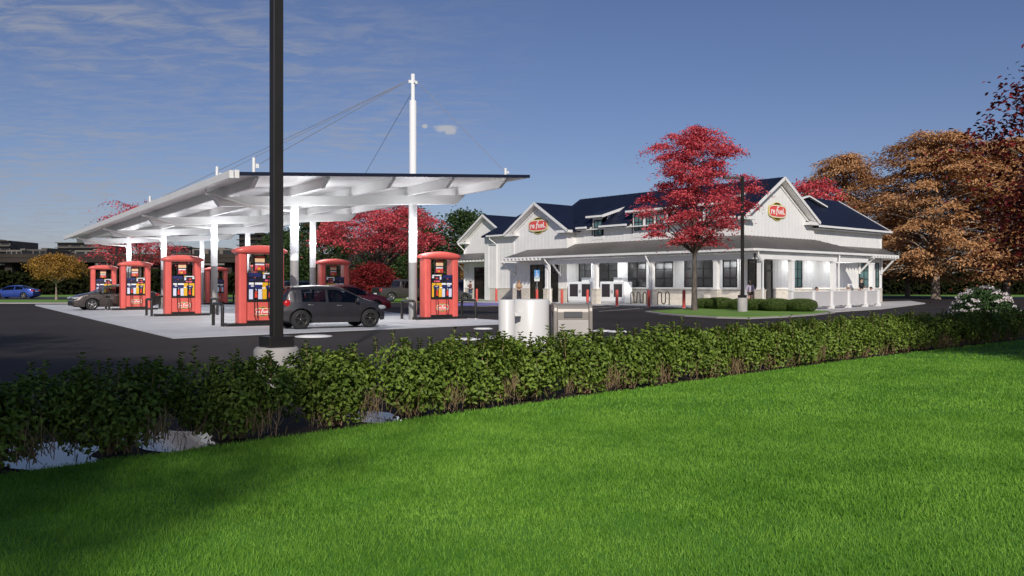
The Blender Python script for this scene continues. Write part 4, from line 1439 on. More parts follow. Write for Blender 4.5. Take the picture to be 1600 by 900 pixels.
# ================================================================== fuel pumps
def rounded_bar(b, x0, x1, hy, zc0, prof, n=16):
    pass
def pump(label, loc, mirror):
    t = thing('fuel_pump', label, 'fuel pump', loc, CROT, 'red fuel pumps under the canopy')
    sx = -1 if mirror else 1
    b = MB(); b.box(-1.18, 1.18, -.34, .34, .02, .12); b.build('island_base', 'black', t, .03)
    for s in (-1, 1):
        p = MB(); x = .64 * s
        D, wd = .26, .145
        ring = lambda z: [(x - wd, -D + .05, z), (x - wd + .05, -D, z), (x + wd - .05, -D, z), (x + wd, -D + .05, z), (x + wd, D - .05, z), (x + wd - .05, D, z), (x - wd + .05, D, z), (x - wd, D - .05, z)]
        p.loft([ring(.12), ring(2.5)], True, True, False)
        p.box(x - .02, x + .02, -D - .008, D + .008, .3, 2.45)
        p.build('post', 'red', t, .012)
    # arched hood
    hd = MB()
    rings = []
    for k in range(15):
        u = -1 + 2 * k / 14
        x = .9 * u
        q = math.sqrt(max(0, 1 - abs(u) ** 5))
        dy = .24 + .15 * q
        z0 = 2.47 + .05 * (1 - q) ; z1 = 2.66 + .13 * (1 - u * u) * 1 - .03 * (1 - q)
        zc = (z0 + z1) / 2; hz = (z1 - z0) / 2
        rings.append([(x, dy * math.copysign(abs(math.cos(a)) ** .55, math.cos(a)), zc + hz * math.copysign(abs(math.sin(a)) ** .6, math.sin(a))) for a in [2 * PI * j / 20 for j in range(20)]])
    hd.loft(rings, True, True, True)
    hd.build('hood', 'red', t)
    lp = MB(); lp.box(-.494, .494, -.24, .24, .2, .83)
    low = lp.build('lower_panel', 'red', t, .01)
    for face in (0, 1):
        lg = MB()
        logo(lg, .56, Matrix.Rotation(PI * face, 4, 'Z') @ Matrix.Translation((.02, -.242, .5)), .02)
        lg.build('logo', LOGO_MATS, low)
    kb = MB(); kb.box(-.494, .494, -.255, .255, .833, .9); kb.box(-.494, .494, -.25, .25, .12, .197); kb.build('shelf', 'black', t, .008)
    # nozzle panel: navy and pale half, yellow half
    pp = MB()
    mats = ['dark_panel', 'panel_navy', 'panel_yellow', 'panel_pale', 'panel_white', 'panel_pink', 'panel_cream', 'poster_red']
    for f in (1, -1):
        def q(mi, x0, x1, z0, z1, d):
            x0, x1 = sorted((x0 * 1.12 * sx * f, x1 * 1.12 * sx * f))
            pp.mat(mi)
            y0, y1 = sorted((-f * .15, -f * (.245 + d)))
            pp.box(x0, x1, y0, y1, z0, z1)
        if f == 1:
            pp.mat(0).box(-.494, .494, -.245, .245, .903, 1.5)
        q(1, -.41, .0, 1.28, 1.42, .004); q(4, -.40, .01, 1.425, 1.5, .004)
        q(3, -.40, -.28, .93, 1.27, .004); q(1, -.28, -.15, .95, 1.27, .003); q(3, -.12, .0, .93, 1.27, .004)
        q(2, .01, .42, 1.36, 1.5, .004); q(1, .12, .36, 1.28, 1.40, .008); q(2, .01, .14, .93, 1.36, .004); q(2, .34, .42, .93, 1.36, .004); q(4, .0, .1, 1.29, 1.33, .009)
        q(4, -.34, -.22, 1.36, 1.4, .008); q(4, .18, .3, 1.345, 1.37, .012)
        q(0, -.27, -.14, .93, 1.22, .01); q(0, .15, .31, .93, 1.22, .01)
    pan = pp.build('nozzle_panel', mats, t)
    dp = MB()
    for f in (1, -1):
        def q(mi, x0, x1, z0, z1, d):
            x0, x1 = sorted((x0 * 1.12 * sx * f, x1 * 1.12 * sx * f))
            dp.mat(mi)
            y0, y1 = sorted((-f * .15, -f * (.245 + d)))
            dp.box(x0, x1, y0, y1, z0, z1)
        if f == 1: dp.mat(0).box(-.494, .494, -.245, .245, 1.503, 1.83)
        q(1, -.4, -.04, 1.7, 1.83, .004); q(1, -.38, -.2, 1.56, 1.62, .004); q(5, -.26, -.2, 1.655, 1.68, .005)
        q(4, .03, .41, 1.79, 1.83, .004); q(3, .03, .1, 1.64, 1.77, .004); q(4, .34, .42, 1.7, 1.77, .004); q(5, .09, .33, 1.54, 1.6, .004); q(2, .02, .07, 1.79, 1.84, .006); q(7, .16, .3, 1.66, 1.72, .004)
    dp.build('display_panel', mats, t)
    # advert screen on two rods in the opening
    sc = MB()
    sc.mat(0).box(-.2, .16, -.06, .06, 1.9, 2.42)
    for f in (1, -1):
        def q(mi, x0, x1, z0, z1, d):
            x0, x1 = sorted((x0 * f, x1 * f)); y0, y1 = sorted((-f * .05, -f * (.06 + d)))
            sc.mat(mi).box(x0, x1, y0, y1, z0, z1)
        q(7, -.19, .15, 2.34, 2.41, .003); q(6, -.19, .15, 2.2, 2.335, .003); q(1, -.19, .15, 2.16, 2.195, .003); q(4, -.18, .14, 2.1, 2.15, .003); q(7, -.19, .15, 1.92, 2.095, .003); q(2, -.1, .0, 1.95, 2.02, .005); q(5, -.17, -.08, 1.98, 2.07, .005)
    sc.build('advert_screen', mats, t)
    rd = MB()
    for x in (-.36, -.21, .19, .34): rd.tube([(x, 0, 1.86), (x, 0, 2.5)], .012, 6)
    rd.build('rods', 'black', t)
    for f in (1, -1):
        for x in (-.2, .23):
            x *= 1.12 * sx * f
            n = MB()
            y = -f * .275
            n.mat(0).box(x - .03, x + .03, y - .03, y + .03, 1.06, 1.2, Matrix.Rotation(.25 * f, 3, 'Y'))
            n.box(x - .045, x + .045, y - .035, y + .035, .98, 1.09)
            n.mat(1).tube([(x, y, 1.2), (x + .01, y - f * .02, 1.27), (x, y + f * .03, 1.3)], .012, 6)
            n.build('nozzle', ['nozzle_red', 'steel'], t)
            hs = MB()
            hs.tube([(x + .02, y, .99), (x + .05, y - f * .05, .6), (x + .04, y - f * .06, .3), (x - .01, y - f * .04, .2), (x - .05, y - f * .03, .34), (x - .06, y - f * .03, .9), (x - .06, y - f * .02, 1.6), (x - .05, -f * .1, 2.3), (x - .05, -f * .02, 2.48)], .014, 6)
            hs.build('hose', 'rubber', t)
    return t
PUMPS = []
GL = W(-8.73, 29.0); GR = W(-3.0, 34.5)
step = CM.to_3x3() @ Vector((0, 11.25, 0))
PL = ['red fuel pump nearest the viewer, partly hidden by the tall black lamp post', 'red fuel pump in the left row, second nearest, with the yellow car behind',
      'red fuel pump in the left row just in front of the brown sedan', 'red fuel pump farthest left, behind the brown sedan']
PRL = ['red fuel pump standing alone right of the canopy mast', 'shaded red fuel pump behind the dark hatchback and red car', 'red fuel pump of the right row seen through the nearest pump', 'shaded red fuel pump at the far end of the right row behind a column']
pl0 = pump(PL[0], GL + Vector((0, 0, 0)), False)
pr0 = pump(PRL[0], GR, True)
for i in range(1, 4):
    dup(pl0, GL + step * i, CROT, PL[i]); dup(pr0, GR + step * i, CROT, PRL[i])

# hoop guards at the island ends
def hoop(label, loc):
    t = thing('hoop_guard', label, 'bollard', loc, CROT, 'black hoop guards at the pump islands')
    b = MB()
    y = .56; r = .12
    path = [(0, -y, .02), (0, -y, .66)] + [(0, -y + r - r * math.cos(a), .66 + r * math.sin(a)) for a in (.5, 1.0, PI / 2)] + [(0, y - r + r * math.sin(a), .66 + r * math.cos(a)) for a in (0, .57, 1.07)] + [(0, y, .66), (0, y, .02)]
    b.tube(path, .055, 10)
    b.build('hoop', 'black', t)
    f = MB()
    for s in (-y, y): f.lathe([(.1, .02), (.1, .035), (.0, .036)], (0, s, 0), 14)
    f.build('foot_plate', 'steel', t)
    return t
h0 = None
sides = {-1: 'left', 1: 'right'}
for row, (base, labs) in enumerate(((GL, ['the nearest pump', 'the second left row pump', 'the pump before the brown sedan', 'the farthest left pump']), (GR, ['the pump by the mast', 'the pump behind the red car', 'the pump seen through the nearest one', 'the farthest right row pump']))):
    for i in range(4):
        for s in (-1, 1):
            loc = base + step * i + CM.to_3x3() @ Vector((1.42 * s, 0, 0))
            lab = f'black steel hoop guard at the {sides[s]} end of {labs[i]}'
            if h0 is None: h0 = hoop(lab, loc)
            else: dup(h0, loc, CROT, lab)

# ================================================================== street lamps
def lamp(label, loc, h, base_r, base_h, w, heads, rot=0.0, group='black lamp posts on concrete bases'):
    t = thing('street_lamp', label, 'street lamp', loc, rot, group)
    b = MB(); b.lathe([(base_r, -.05), (base_r, base_h - .03), (base_r - .03, base_h), (0, base_h)], n=32); b.build('base', 'concrete_base', t)
    p = MB(); p.box(-w / 2, w / 2, -w / 2, w / 2, base_h + .02, h)
    p.box(-w * 1.25, w * 1.25, -w * 1.25, w * 1.25, base_h + .002, base_h + w * 1.05)
    p.build('pole', 'pole_black', t, .008)
    for a in heads:
        l = MB()
        R3 = Matrix.Rotation(a, 3, 'Z')
        def bx(x0, x1, y0, y1, z0, z1):
            vs = [R3 @ Vector((x, y, z)) for z in (z0, z1) for y in (y0, y1) for x in (x0, x1)]
            l.add(vs, [(0, 2, 3, 1), (4, 5, 7, 6), (0, 1, 5, 4), (2, 6, 7, 3), (0, 4, 6, 2), (1, 3, 7, 5)], False)
        bx(w * .5, .35, -.03, .03, h - .14, h - .06)
        bx(.3, .95, -.16, .16, h - .13, h - .03)
        l.mat(1); bx(.36, .9, -.12, .12, h - .14, h - .131)
        l.build('lamp_head', ['pole_black', 'lamp_clear'], t)
    return t
lamp('tall black square lamp post on a round concrete base in the foreground hedge', W(-3.22, 11.45), 9.0, .3, .56, .142, [R(20)])
# head direction: toward -x in view (left)
lamp('black lamp post on a concrete base on the kerbed island before the store', G(1160, 487.5, .06), 6.85, .245, .72, .13, [PI + YAW * 0 - R(40)])
lamp('thin distant black lamp post behind the left end of the canopy', P(182, 78), 6.6, .25, .7, .16, [R(140)])
lamp('distant black lamp post hidden behind the canopy mast', P(638.5, 82), 7.0, .25, .7, .16, [R(140)])
lamp('thin distant black lamp post left of the store gable', P(717.5, 96), 6.2, .25, .7, .16, [R(140)])

# ================================================================== red bollards before the store
BOL = [(745, 470.6, 'red bollard before the far left store door, leftmost of all'), (775.5, 471.2, 'red bollard by the grass strip left of the woman with folded arms'),
       (839, 474.0, 'red bollard carrying the accessible parking sign'), (878, 475.4, 'red bollard at the left ice freezer corner, by the front entrance'),
       (918, 476.6, 'red bollard before the left ice freezer'), (964, 478.3, 'red bollard before the right ice freezer'),
       (1013.6, 480.0, 'red bollard between the two bike racks'), (1068.6, 481.6, 'red bollard just left of the island maple trunk')]
b0 = None
for px, py, lab in BOL:
    loc = G(px, py, SW)
    if b0 is None:
        b0 = thing('red_bollard', lab, 'bollard', loc, 0, 'red bollards along the store front')
        MB().lathe([(.095, 0), (.095, .98), (.085, 1.03), (.05, 1.06), (0, 1.07)], n=18).build('post', 'bollard', b0)
        MB().lathe([(.13, 0), (.13, .02), (.0, .021)], n=18).build('foot_plate', 'kerb', b0)
    else:
        dup(b0, loc, 0, lab)
# accessible parking sign standing in the third bollard
loc = G(839, 474.0, SW)
sg = thing('parking_sign', 'blue and white accessible parking sign on a thin post in a red bollard', 'sign', loc, R(-40))
MB().tube([(0, 0, 1.06), (0, 0, 2.42)], .025, 8).build('post', 'steel', sg)
b = MB()
b.mat(0).box(-.2, .2, -.04, -.025, 1.95, 2.5)
b.mat(1)
# wheelchair symbol
b.lathe([(.09, -.046), (.09, -.042), (.065, -.042), (.065, -.046), (.09, -.046)], (-.01, 0, 2.14), 18, 'y')
b.disc((-.02, -.045, 2.4), .035, .035, 12, 'y')
b.beam((-.02, -.044, 2.36), (-.0, -.044, 2.2), .03, .006, (0, 1, 0)); b.beam((-.0, -.044, 2.2), (.09, -.044, 2.2), .025, .006, (0, 1, 0)); b.beam((.09, -.044, 2.2), (.12, -.044, 2.08), .025, .006, (0, 1, 0))
b.box(-.17, .17, -.044, -.04, 1.97, 2.01)
b.build('symbol_plate', [simple('sign_blue', (.05, .22, .5), .4, var=.03), 'panel_white'], sg)
b = MB(); b.mat(0).box(-.19, .19, -.04, -.025, 1.66, 1.93); b.mat(1).box(-.15, .15, -.044, -.04, 1.84, 1.9); b.box(-.15, .15, -.044, -.04, 1.72, 1.74); b.box(-.15, .15, -.044, -.04, 1.78, 1.8)
b.build('lower_plate', ['panel_white', simple('sign_green', (.08, .3, .2), .5, var=.03)], sg)

# ================================================================== ice freezers, bike racks
def freezer(label, px0, px1, depth):
    a = 46.1
    y1, y0 = fb(px0, a), fb(px1, a)
    wd = y1 - y0
    t = thing('ice_freezer', label, 'freezer', (a, (y0 + y1) / 2, SW), -PI / 2, 'ice freezers on the porch')
    h = 1.62
    b = MB(); b.box(-wd / 2, wd / 2, .02, depth, .06, h); b.box(-wd / 2 + .05, wd / 2 - .05, .08, depth - .05, 0, .06); b.build('cabinet', 'ice_white', t, .02)
    for s in (-1, 1):
        d = MB()
        x0, x1 = sorted((s * .02, s * (wd / 2 - .03)))
        d.mat(0).box(x0, x1, -.03, .018, .16, h - .05)
        d.mat(1).box(x0 + wd * .07, x1 - wd * .07, -.036, -.02, .48, h - .17)
        dd = d.build('door', ['ice_white', simple('freezer_glass', (.035, .03, .035), .25, var=.6, scale=30)], t)
        hdl = MB(); hdl.box(s * .06 - .012, s * .06 + .012, -.06, -.032, .75, 1.0); hdl.build('handle', 'black', dd)
    b = MB(); b.box(.0, wd * .36, .15, depth - .15, h + .002, h + .3); b.build('compressor', 'ice_white', t, .02)
    return t
freezer('white two door ice freezer left of the stone porch pier', 888, 926, .75)
freezer('white two door ice freezer right of the stone porch pier, beside the bike rack', 938, 976, .85)

def bike_rack(label, px0, px1, a, loops):
    y1, y0 = fb(px0, a), fb(px1, a)
    wd = y1 - y0
    t = thing('bike_rack', label, 'bike rack', (a, (y0 + y1) / 2, SW), -PI / 2, 'wave bike racks on the porch')
    n = loops
    pw = wd / n
    path = [(-wd / 2, 0, 0), (-wd / 2, 0, .7)]
    x = -wd / 2
    r = pw / 2
    for k in range(n):
        up = k % 2 == 0
        zc = .72 if up else .24
        for j in range(1, 9):
            an = PI * j / 8
            path.append((x + r - r * math.cos(an), 0, zc + (1 if up else -1) * min(r, .2) * math.sin(an)))
        x += pw
    path.append((x, 0, 0.0))
    MB().tube(path, .035, 8).build('wave_tube', simple('rack_dark', (.05, .048, .046), .4, metal=.5), t)
    f = MB()
    for s in (-wd / 2, wd / 2): f.lathe([(.08, 0), (.08, .015), (0, .016)], (s, 0, 0), 12)
    f.build('foot_plate', 'steel', t)
bike_rack('wave shaped dark bike rack beside the right ice freezer', 986, 1010, 45.6, 5)
bike_rack('wave shaped dark bike rack right of the porch downspout', 1028, 1046, 45.6, 3)

# ================================================================== white tank and beige bin
tk = thing('white_tank', 'white upright cylindrical tank with a slimmer cylinder strapped on, behind the hedge', 'tank', P(826, 16.4), -YAW)
q = 16.4 / FOC
r1 = 30.5 * q
zt_ = 1.4 - 21.5 * q
b = MB(); b.lathe([(r1, 0), (r1, zt_ - .03), (r1 - .012, zt_ - .01), (r1 - .04, zt_), (0, zt_ + .005)], (2 * q, .12, 0), 48); b.build('drum', 'tank', tk)
r2 = 12.5 * q
b = MB(); b.lathe([(r2, 0), (r2, zt_ - .02), (r2 - .015, zt_ - .002), (0, zt_)], (-34 * q, -.34, 0), 32); b.build('side_cylinder', 'tank', tk)
for z in (zt_ - .32, zt_ - .86):
    b = MB(); b.box(-22 * q, -12 * q, -.42, -.2, z, z + .07); b.build('strap', 'tank', tk, .006)

kt = thing('litter_bin', 'beige metal litter bin with rounded hood and dark slot, right of the white tank', 'litter bin', P(893, 16.6), R(-38))
wd, dp, h = .62, .60, 1.06
prof = [(-dp / 2, 0), (-dp / 2, h - .16)] + [(-dp / 2 + .16 - .16 * math.cos(a), h - .16 + .16 * math.sin(a)) for a in (.4, .8, 1.2)] + [(-dp / 2 + .16, h), (dp / 2 - .1, h)] + [(dp / 2 - .1 + .1 * math.sin(a), h - .1 + .1 * math.cos(a)) for a in (.5, 1.0)] + [(dp / 2, h - .1), (dp / 2, 0)]
b = MB()
for s in (-1, 1):
    b.prism([(s * (wd / 2 + .035) - .035, y, z) for y, z in prof], (.07, 0, 0))
b.build('side_panel', 'kiosk', kt, .012)
b = MB(); b.prism([(-wd / 2 + .001, y + (.03 if y < 0 else -.02), z - .02) for y, z in prof], (wd - .002, 0, 0)); b.build('body', 'kiosk', kt, .01)
b = MB(); b.box(-wd / 2 + .01, wd / 2 - .01, -dp / 2 - .012, -dp / 2 + .04, .05, h - .34); dr_ = b.build('door', 'kiosk_pale', kt, .01)
b = MB(); b.box(-wd / 2 + .13, wd / 2 - .13, -dp / 2 + .012, -dp / 2 + .05, h - .29, h - .17); b.build('slot', simple('slot_grey', (.09, .09, .095), .4), kt, .004)
b = MB(); b.tube([(-wd / 2 - .074, -dp / 2 + .14, .05), (-wd / 2 - .074, -dp / 2 + .14, h - .3), (-wd / 2 - .074, -dp / 2 + .2, h - .2), (-wd / 2 - .074, dp / 2 - .15, h - .17)], .012, 6); b.build('seam', 'black', kt)

# ================================================================== terrace fence
tf = thing('terrace_fence', 'low pale panel fence with white posts around the store terrace', 'fence', G(1300, 482.5, SW))
def fbld(b, name, m, bev=0.0): return b.build(name, m, tf, bev, True)
fpts = [G(px, py, SW) for px, py in ((1236, 485.9), (1270, 483.9), (1298.5, 482.2), (1325, 480.8), (1351.5, 479.4), (1371.5, 478.3))]
FH = 1.0
panel_m = simple('fence_panel', (.55, .53, .52), .6, var=.04)
for i in range(len(fpts) - 1):
    p, q_ = fpts[i], fpts[i + 1]
    b = MB(); b.beam(p + Vector((0, 0, .57)), q_ + Vector((0, 0, .57)), .05, .8); fbld(b, 'panel', panel_m)
    b = MB(); b.beam(p + Vector((0, 0, 1.0)), q_ + Vector((0, 0, 1.0)), .1, .05); fbld(b, 'rail', 'white_paint')
end = fpts[-1] + Vector((0.1, 3.0, 0))
b = MB(); b.beam(fpts[-1] + Vector((0, 0, .57)), end + Vector((0, 0, .57)), .05, .8); fbld(b, 'panel', panel_m)
st_ = fpts[0] + Vector((-.05, 4.2, 0))
for p in fpts:
    b = MB(); b.box(p.x - .1, p.x + .1, p.y - .1, p.y + .1, SW, 1.1); b.box(p.x - .13, p.x + .13, p.y - .13, p.y + .13, 1.102, 1.15); b.box(p.x - .15, p.x + .15, p.y - .15, p.y + .15, SW, SW + .2)
    fbld(b, 'post', 'white_paint', .01)

# navy enclosure beyond the silver car
ne = thing('navy_enclosure', 'plain dark navy dumpster enclosure left of the store behind the silver car', 'enclosure', P(706, 92), -YAW * .2)
b = MB(); b.box(-2.6, 2.0, -.08, .08, 0, 2.1); b.box(1.92, 2.08, .1, 3.5, 0, 2.1); b.box(-2.68, -2.52, .1, 3.5, 0, 2.1)
for k in range(18): b.box(-2.5 + k * .25, -2.48 + k * .25, -.1, -.079, .05, 2.05)
b.build('wall', simple('navy_wall', (.012, .016, .045), .6), ne)
b = MB()
for x in (-2.6, -.3, 2.0): b.box(x - .1, x + .1, -.14, .12, 0, 2.2)
b.build('post', simple('navy_post', (.01, .012, .03), .6), ne)
# ================================================================== vehicles
def car_paint(name, c, rough=.32, metal=.3):
    m, nt, b = new_mat(name)
    b.inputs['Base Color'].default_value = (*c, 1)
    b.inputs['Metallic'].default_value = metal
    f = noise(nt, 2.5, 4)
    rr = ramp(nt, f, [(.3, (rough * .85,) * 3), (.7, (rough * 1.2,) * 3)])
    nt.links.new(rr, b.inputs['Roughness'])
    b.inputs['Coat Weight'].default_value = .5
    b.inputs['Coat Roughness'].default_value = .06
    return m

def smooth_interp(pts, xs, k=2):
    p = np.array(pts); y = np.interp(xs, p[:, 0], p[:, 1])
    for _ in range(k):
        y2 = y.copy(); y2[1:-1] = (y[:-2] + 2 * y[1:-1] + y[2:]) / 4; y = y2
    return y

def wheel_parts(parent, x, y, r, w, rim, spokes=5):
    s = 1 if y > 0 else -1
    t = MB()
    pr = [(r * .66, -w / 2), (r * .93, -w / 2), (r, -w / 2 + .03), (r, w / 2 - .03), (r * .93, w / 2), (r * .66, w / 2), (r * .64, 0), (r * .66, -w / 2)]
    t.lathe(pr, (x, y, r), 28, 'y')
    wh = t.build('wheel', 'rubber', parent)
    INV[wh.name] = INV[parent.name]
    m = MB()
    yo = y + s * (w / 2 - .015)
    m.mat(0).lathe([(r * .66, 0), (r * .68, .012 * s), (r * .6, .012 * s), (r * .58, -.06 * s)], (x, yo, r), 28, 'y')
    m.lathe([(r * .17, -.02 * s), (r * .14, .0), (0.001, .004 * s)], (x, yo, r), 14, 'y')
    for k in range(spokes):
        a = 2 * PI * k / spokes + .3
        c, sn = math.cos(a), math.sin(a)
        m.beam((x + c * r * .12, yo - s * .015, r + sn * r * .12), (x + c * r * .62, yo - s * .012, r + sn * r * .62), r * .16, .03, (0, 1, 0))
    m.mat(1).disc((x, yo - s * .06, r), r * .6, r * .6, 20, 'y')
    m.build('rim', [rim, 'black'], wh)
    return wh

def car(name, label, spec, loc, rot, paint, rim='rim', group=None, cat='car', roofm=None):
    L, Wd, H = spec['L'], spec['W'], spec['H']
    t = thing(name, label, cat, loc, rot, group)
    n = spec.get('n', 70)
    wx, wr = spec['wheels'], spec['r']
    xs = set(np.linspace(-L / 2, L / 2, n).round(4))
    for x in wx:
        for a in np.linspace(0, PI, 13): xs.add(round(x + math.cos(a) * (wr + .055), 4))
    xs = np.array(sorted(x for x in xs if -L / 2 <= x <= L / 2))
    top = smooth_interp(spec['top'], xs, spec.get('smooth', 2)); belt = smooth_interp(spec['belt'], xs, 2)
    belt = np.minimum(belt, top - .03)
    cl = spec.get('clear', .2)
    bot = np.full_like(xs, cl)
    bot = np.maximum(bot, smooth_interp(spec.get('under', [(-L / 2, cl + .08), (-L / 2 + .35, cl), (L / 2 - .35, cl), (L / 2, cl + .06)]), xs, 1))
    for x in wx:
        d = np.abs(xs - x); ra_ = wr + .055
        k = d < ra_
        bot[k] = np.maximum(bot[k], wr + np.sqrt(np.maximum(0, ra_ ** 2 - d[k] ** 2)))
    bot = np.minimum(bot, belt - .05)
    cabz = max(belt)
    def hw(x, z, zb, zt_):
        u = abs(2 * x / L)
        f = 1 - spec.get('taper', .17) * max(0, (u - .62) / .38) ** 2
        if z <= zb:
            q = np.interp(z, [cl, cl + .16, cl + .38, zb], [.93, .985, 1.0, .965])
        else:
            q = .965 - spec.get('tumble', .22) * max(0, (z - zb)) / (H - cabz + 1e-6)
        return Wd / 2 * f * q
    NL, NG, NT = 9, 5, 8
    prof = []
    for i, x in enumerate(xs):
        r = []
        for j in range(NL + 1):
            z = bot[i] + (belt[i] - bot[i]) * j / NL
            r.append((x, hw(x, z, belt[i], top[i]), z))
        for j in range(1, NG + 1):
            z = belt[i] + (top[i] - belt[i]) * j / NG
            r.append((x, hw(x, z, belt[i], top[i]) - (.0 if j < NG else .035), z - (0 if j < NG else .01)))
        w0 = r[-1][1]
        for j in range(1, NT):
            y = w0 * (1 - 2 * j / NT)
            r.append((x, y, top[i] + .035 * (1 - (y / w0) ** 2)))
        full = r + [(x, -y, z) for (x, y, z) in reversed(r[:NL + NG + 1])]
        prof.append(full)
    m = len(prof[0])
    body = MB(); body.sm = True
    glass = {}
    def inr(x, rs):
        for k, (a, b) in enumerate(rs):
            if a <= x <= b: return k
        return -1
    ws, rw, sw = spec.get('ws'), spec.get('rw'), spec['side']
    bodyf, gf = [], {}
    bedf = []
    for i in range(len(xs) - 1):
        xm = (xs[i] + xs[i + 1]) / 2
        for j in range(m - 1):
            f = (i * m + j, i * m + j + 1, (i + 1) * m + j + 1, (i + 1) * m + j)
            key = None
            jj = j if j < m / 2 else m - 2 - j
            if NL <= jj < NL + NG - 1:
                k = inr(xm, sw)
                if k >= 0 and top[i] - belt[i] > .08 and (jj > NL or top[i] - belt[i] > .2): key = ('side_window', k, j < m / 2)
            elif NL + NG <= j < m - 1 - NL - NG:
                if NL + NG + 0 <= j < NL + NG + NT:
                    if ws and ws[0] <= xm <= ws[1]: key = ('windscreen', 0, 0)
                    elif rw and rw[0] <= xm <= rw[1]: key = ('rear_window', 0, 0)
                    elif spec.get('bed') and spec['bed'][0] <= xm <= spec['bed'][1]: key = ('bed_cover', 0, 0)
            if key is None: bodyf.append(f)
            else: gf.setdefault(key, []).append(f)
    allv = [p for pr in prof for p in pr]
    def emit(b, fs):
        used = sorted({i for f in fs for i in f}); mp = {u: k for k, u in enumerate(used)}
        b.add([allv[u] for u in used], [[mp[i] for i in f] for f in fs], True)
    emit(body, bodyf)
    # closed ends, slightly bulged
    for i, s in ((0, -1), (len(xs) - 1, 1)):
        pr = prof[i]
        h = NL + NG + 1
        NB = 6
        grid = []
        for j in range(h):
            x, y, z = pr[j]
            fz_ = math.sin(PI * min(1, max(0, (z - bot[i]) / (top[i] - bot[i] + 1e-6))))
            grid.append([(x + s * .05 * (1 - (2 * k / NB - 1) ** 2) * (.5 + .5 * fz_), y * (1 - 2 * k / NB), z + (.035 * (1 - (2 * k / NB - 1) ** 2) if j == h - 1 else 0)) for k in range(NB + 1)])
        vs = [p for r in grid for p in r]; fs = []
        for j in range(h - 1):
            for k in range(NB):
                q = (j * (NB + 1) + k, j * (NB + 1) + k + 1, (j + 1) * (NB + 1) + k + 1, (j + 1) * (NB + 1) + k)
                fs.append(q if s < 0 else q[::-1])
        body.add(vs, fs, True)
    bo = body.build('body', paint, t)
    for (nm, k, sd), fs in gf.items():
        b = MB(); emit(b, fs)
        b.build(nm, 'black' if nm == 'bed_cover' else 'car_glass', t)
    # black underside, grille, lights, seams, handles, mirrors
    ub = MB()
    ub.box(-L / 2 + .25, L / 2 - .25, -Wd / 2 + .3, Wd / 2 - .3, cl - .02, min(.62, H * .42))
    ub.build('underbody', 'cabin', t)
    if not spec.get('bed'):
        si = MB()
        for xc in spec.get('seats', (-.55, .35)):
            for y in (-.36, .36):
                si.box(xc - .25, xc + .2, y - .24, y + .24, .4, .62); si.box(xc - .3, xc - .18, y - .23, y + .23, .6, H - .38); si.box(xc - .29, xc - .2, y - .12, y + .12, H - .37, H - .22)
        si.build('seats', 'cabin', t)
    def surf(x, z, s, off=.004):
        i = int(np.clip(np.searchsorted(xs, x), 1, len(xs) - 1))
        f = (x - xs[i - 1]) / (xs[i] - xs[i - 1] + 1e-9)
        zb = belt[i - 1] * (1 - f) + belt[i] * f
        return Vector((x, s * (hw(x, z, zb, 0) + off), z)), zb
    sm_ = MB()
    for x in spec.get('seams', ()):
        for s in (1, -1):
            _, zb = surf(x, .5, s)
            zz = np.linspace(cl + .07, zb, 8)
            for z0, z1 in zip(zz[:-1], zz[1:]):
                p, _ = surf(x, z0, s); q, _ = surf(x, z1, s)
                sm_.add([p - Vector((.007, 0, 0)), p + Vector((.007, 0, 0)), q + Vector((.007, 0, 0)), q - Vector((.007, 0, 0))], [(0, 1, 2, 3)])
    sm_.build('door_seam', 'black', t)
    for x in spec.get('handles', ()):
        for s in (1, -1):
            b = MB(); _, zb = surf(x, .6, s); p, _ = surf(x, zb - .1, s, .012)
            b.cbox(p, (.17, .03, .03)); b.build('door_handle', spec.get('hm', 'rim_bright'), t, .008)
    mxx = spec['mirror']
    for s in (1, -1):
        _, zb = surf(mxx, .6, s); p, _ = surf(mxx, zb - .02, s, .08)
        b = MB(); b.ball((p.x, p.y, zb + .06), (.06, .1, .075), 10, 6); b.beam((p.x, p.y - s * .08, zb), (p.x, p.y, zb + .03), .03, .03); b.build('wing_mirror', paint, t)
    for s in (1, -1):
        fx = L / 2
        z = spec['hl']
        b = MB(); p, _ = surf(fx - .17, z, s, -.012)
        b.ball(p, (.22, .05, .075), 12, 7); q, _ = surf(fx - .03, z, s, -.2); b.ball((fx + .0, q.y, z), (.06, .17, .07), 12, 7); b.build('headlight', 'lamp_clear', t)
        b = MB(); z2 = spec['tl']; p, _ = surf(-fx + .12, z2, s, -.012)
        tw_ = spec.get('tlw', 1); b.ball(p, (.16 * tw_, .045, spec.get('tlh', .13)), 12, 7); q, _ = surf(-fx + .02, z2, s, -.14 * tw_); b.ball((-fx - .0, q.y, z2), (.05, .13 * tw_, spec.get('tlh', .13)), 12, 7); b.build('tail_light', 'lamp_red', t)
    b = MB(); b.box(L / 2 + .02, L / 2 + .055, -.42, .42, .28, .5); b.build('grille', 'black', t, .01)
    b = MB(); b.box(-L / 2 - .06, -L / 2 - .04, -.26, .26, spec.get('pl', .72), spec.get('pl', .72) + .13); b.build('number_plate', 'panel_white', t)
    if spec.get('bed'):
        b = MB(); b.box(-L / 2 - .055, -L / 2 - .03, -Wd / 2 + .2, Wd / 2 - .2, .72, 1.16); b.build('tailgate', 'black', t, .01)
        b = MB(); b.box(-L / 2 - .16, -L / 2 - .02, -Wd / 2 + .08, Wd / 2 - .08, .46, .64); b.build('bumper', 'black', t, .03)
    for x in wx:
        for s in (1, -1):
            wheel_parts(t, x, s * (Wd / 2 - .13), wr, .2, rim, spec.get('spokes', 5))
    return t

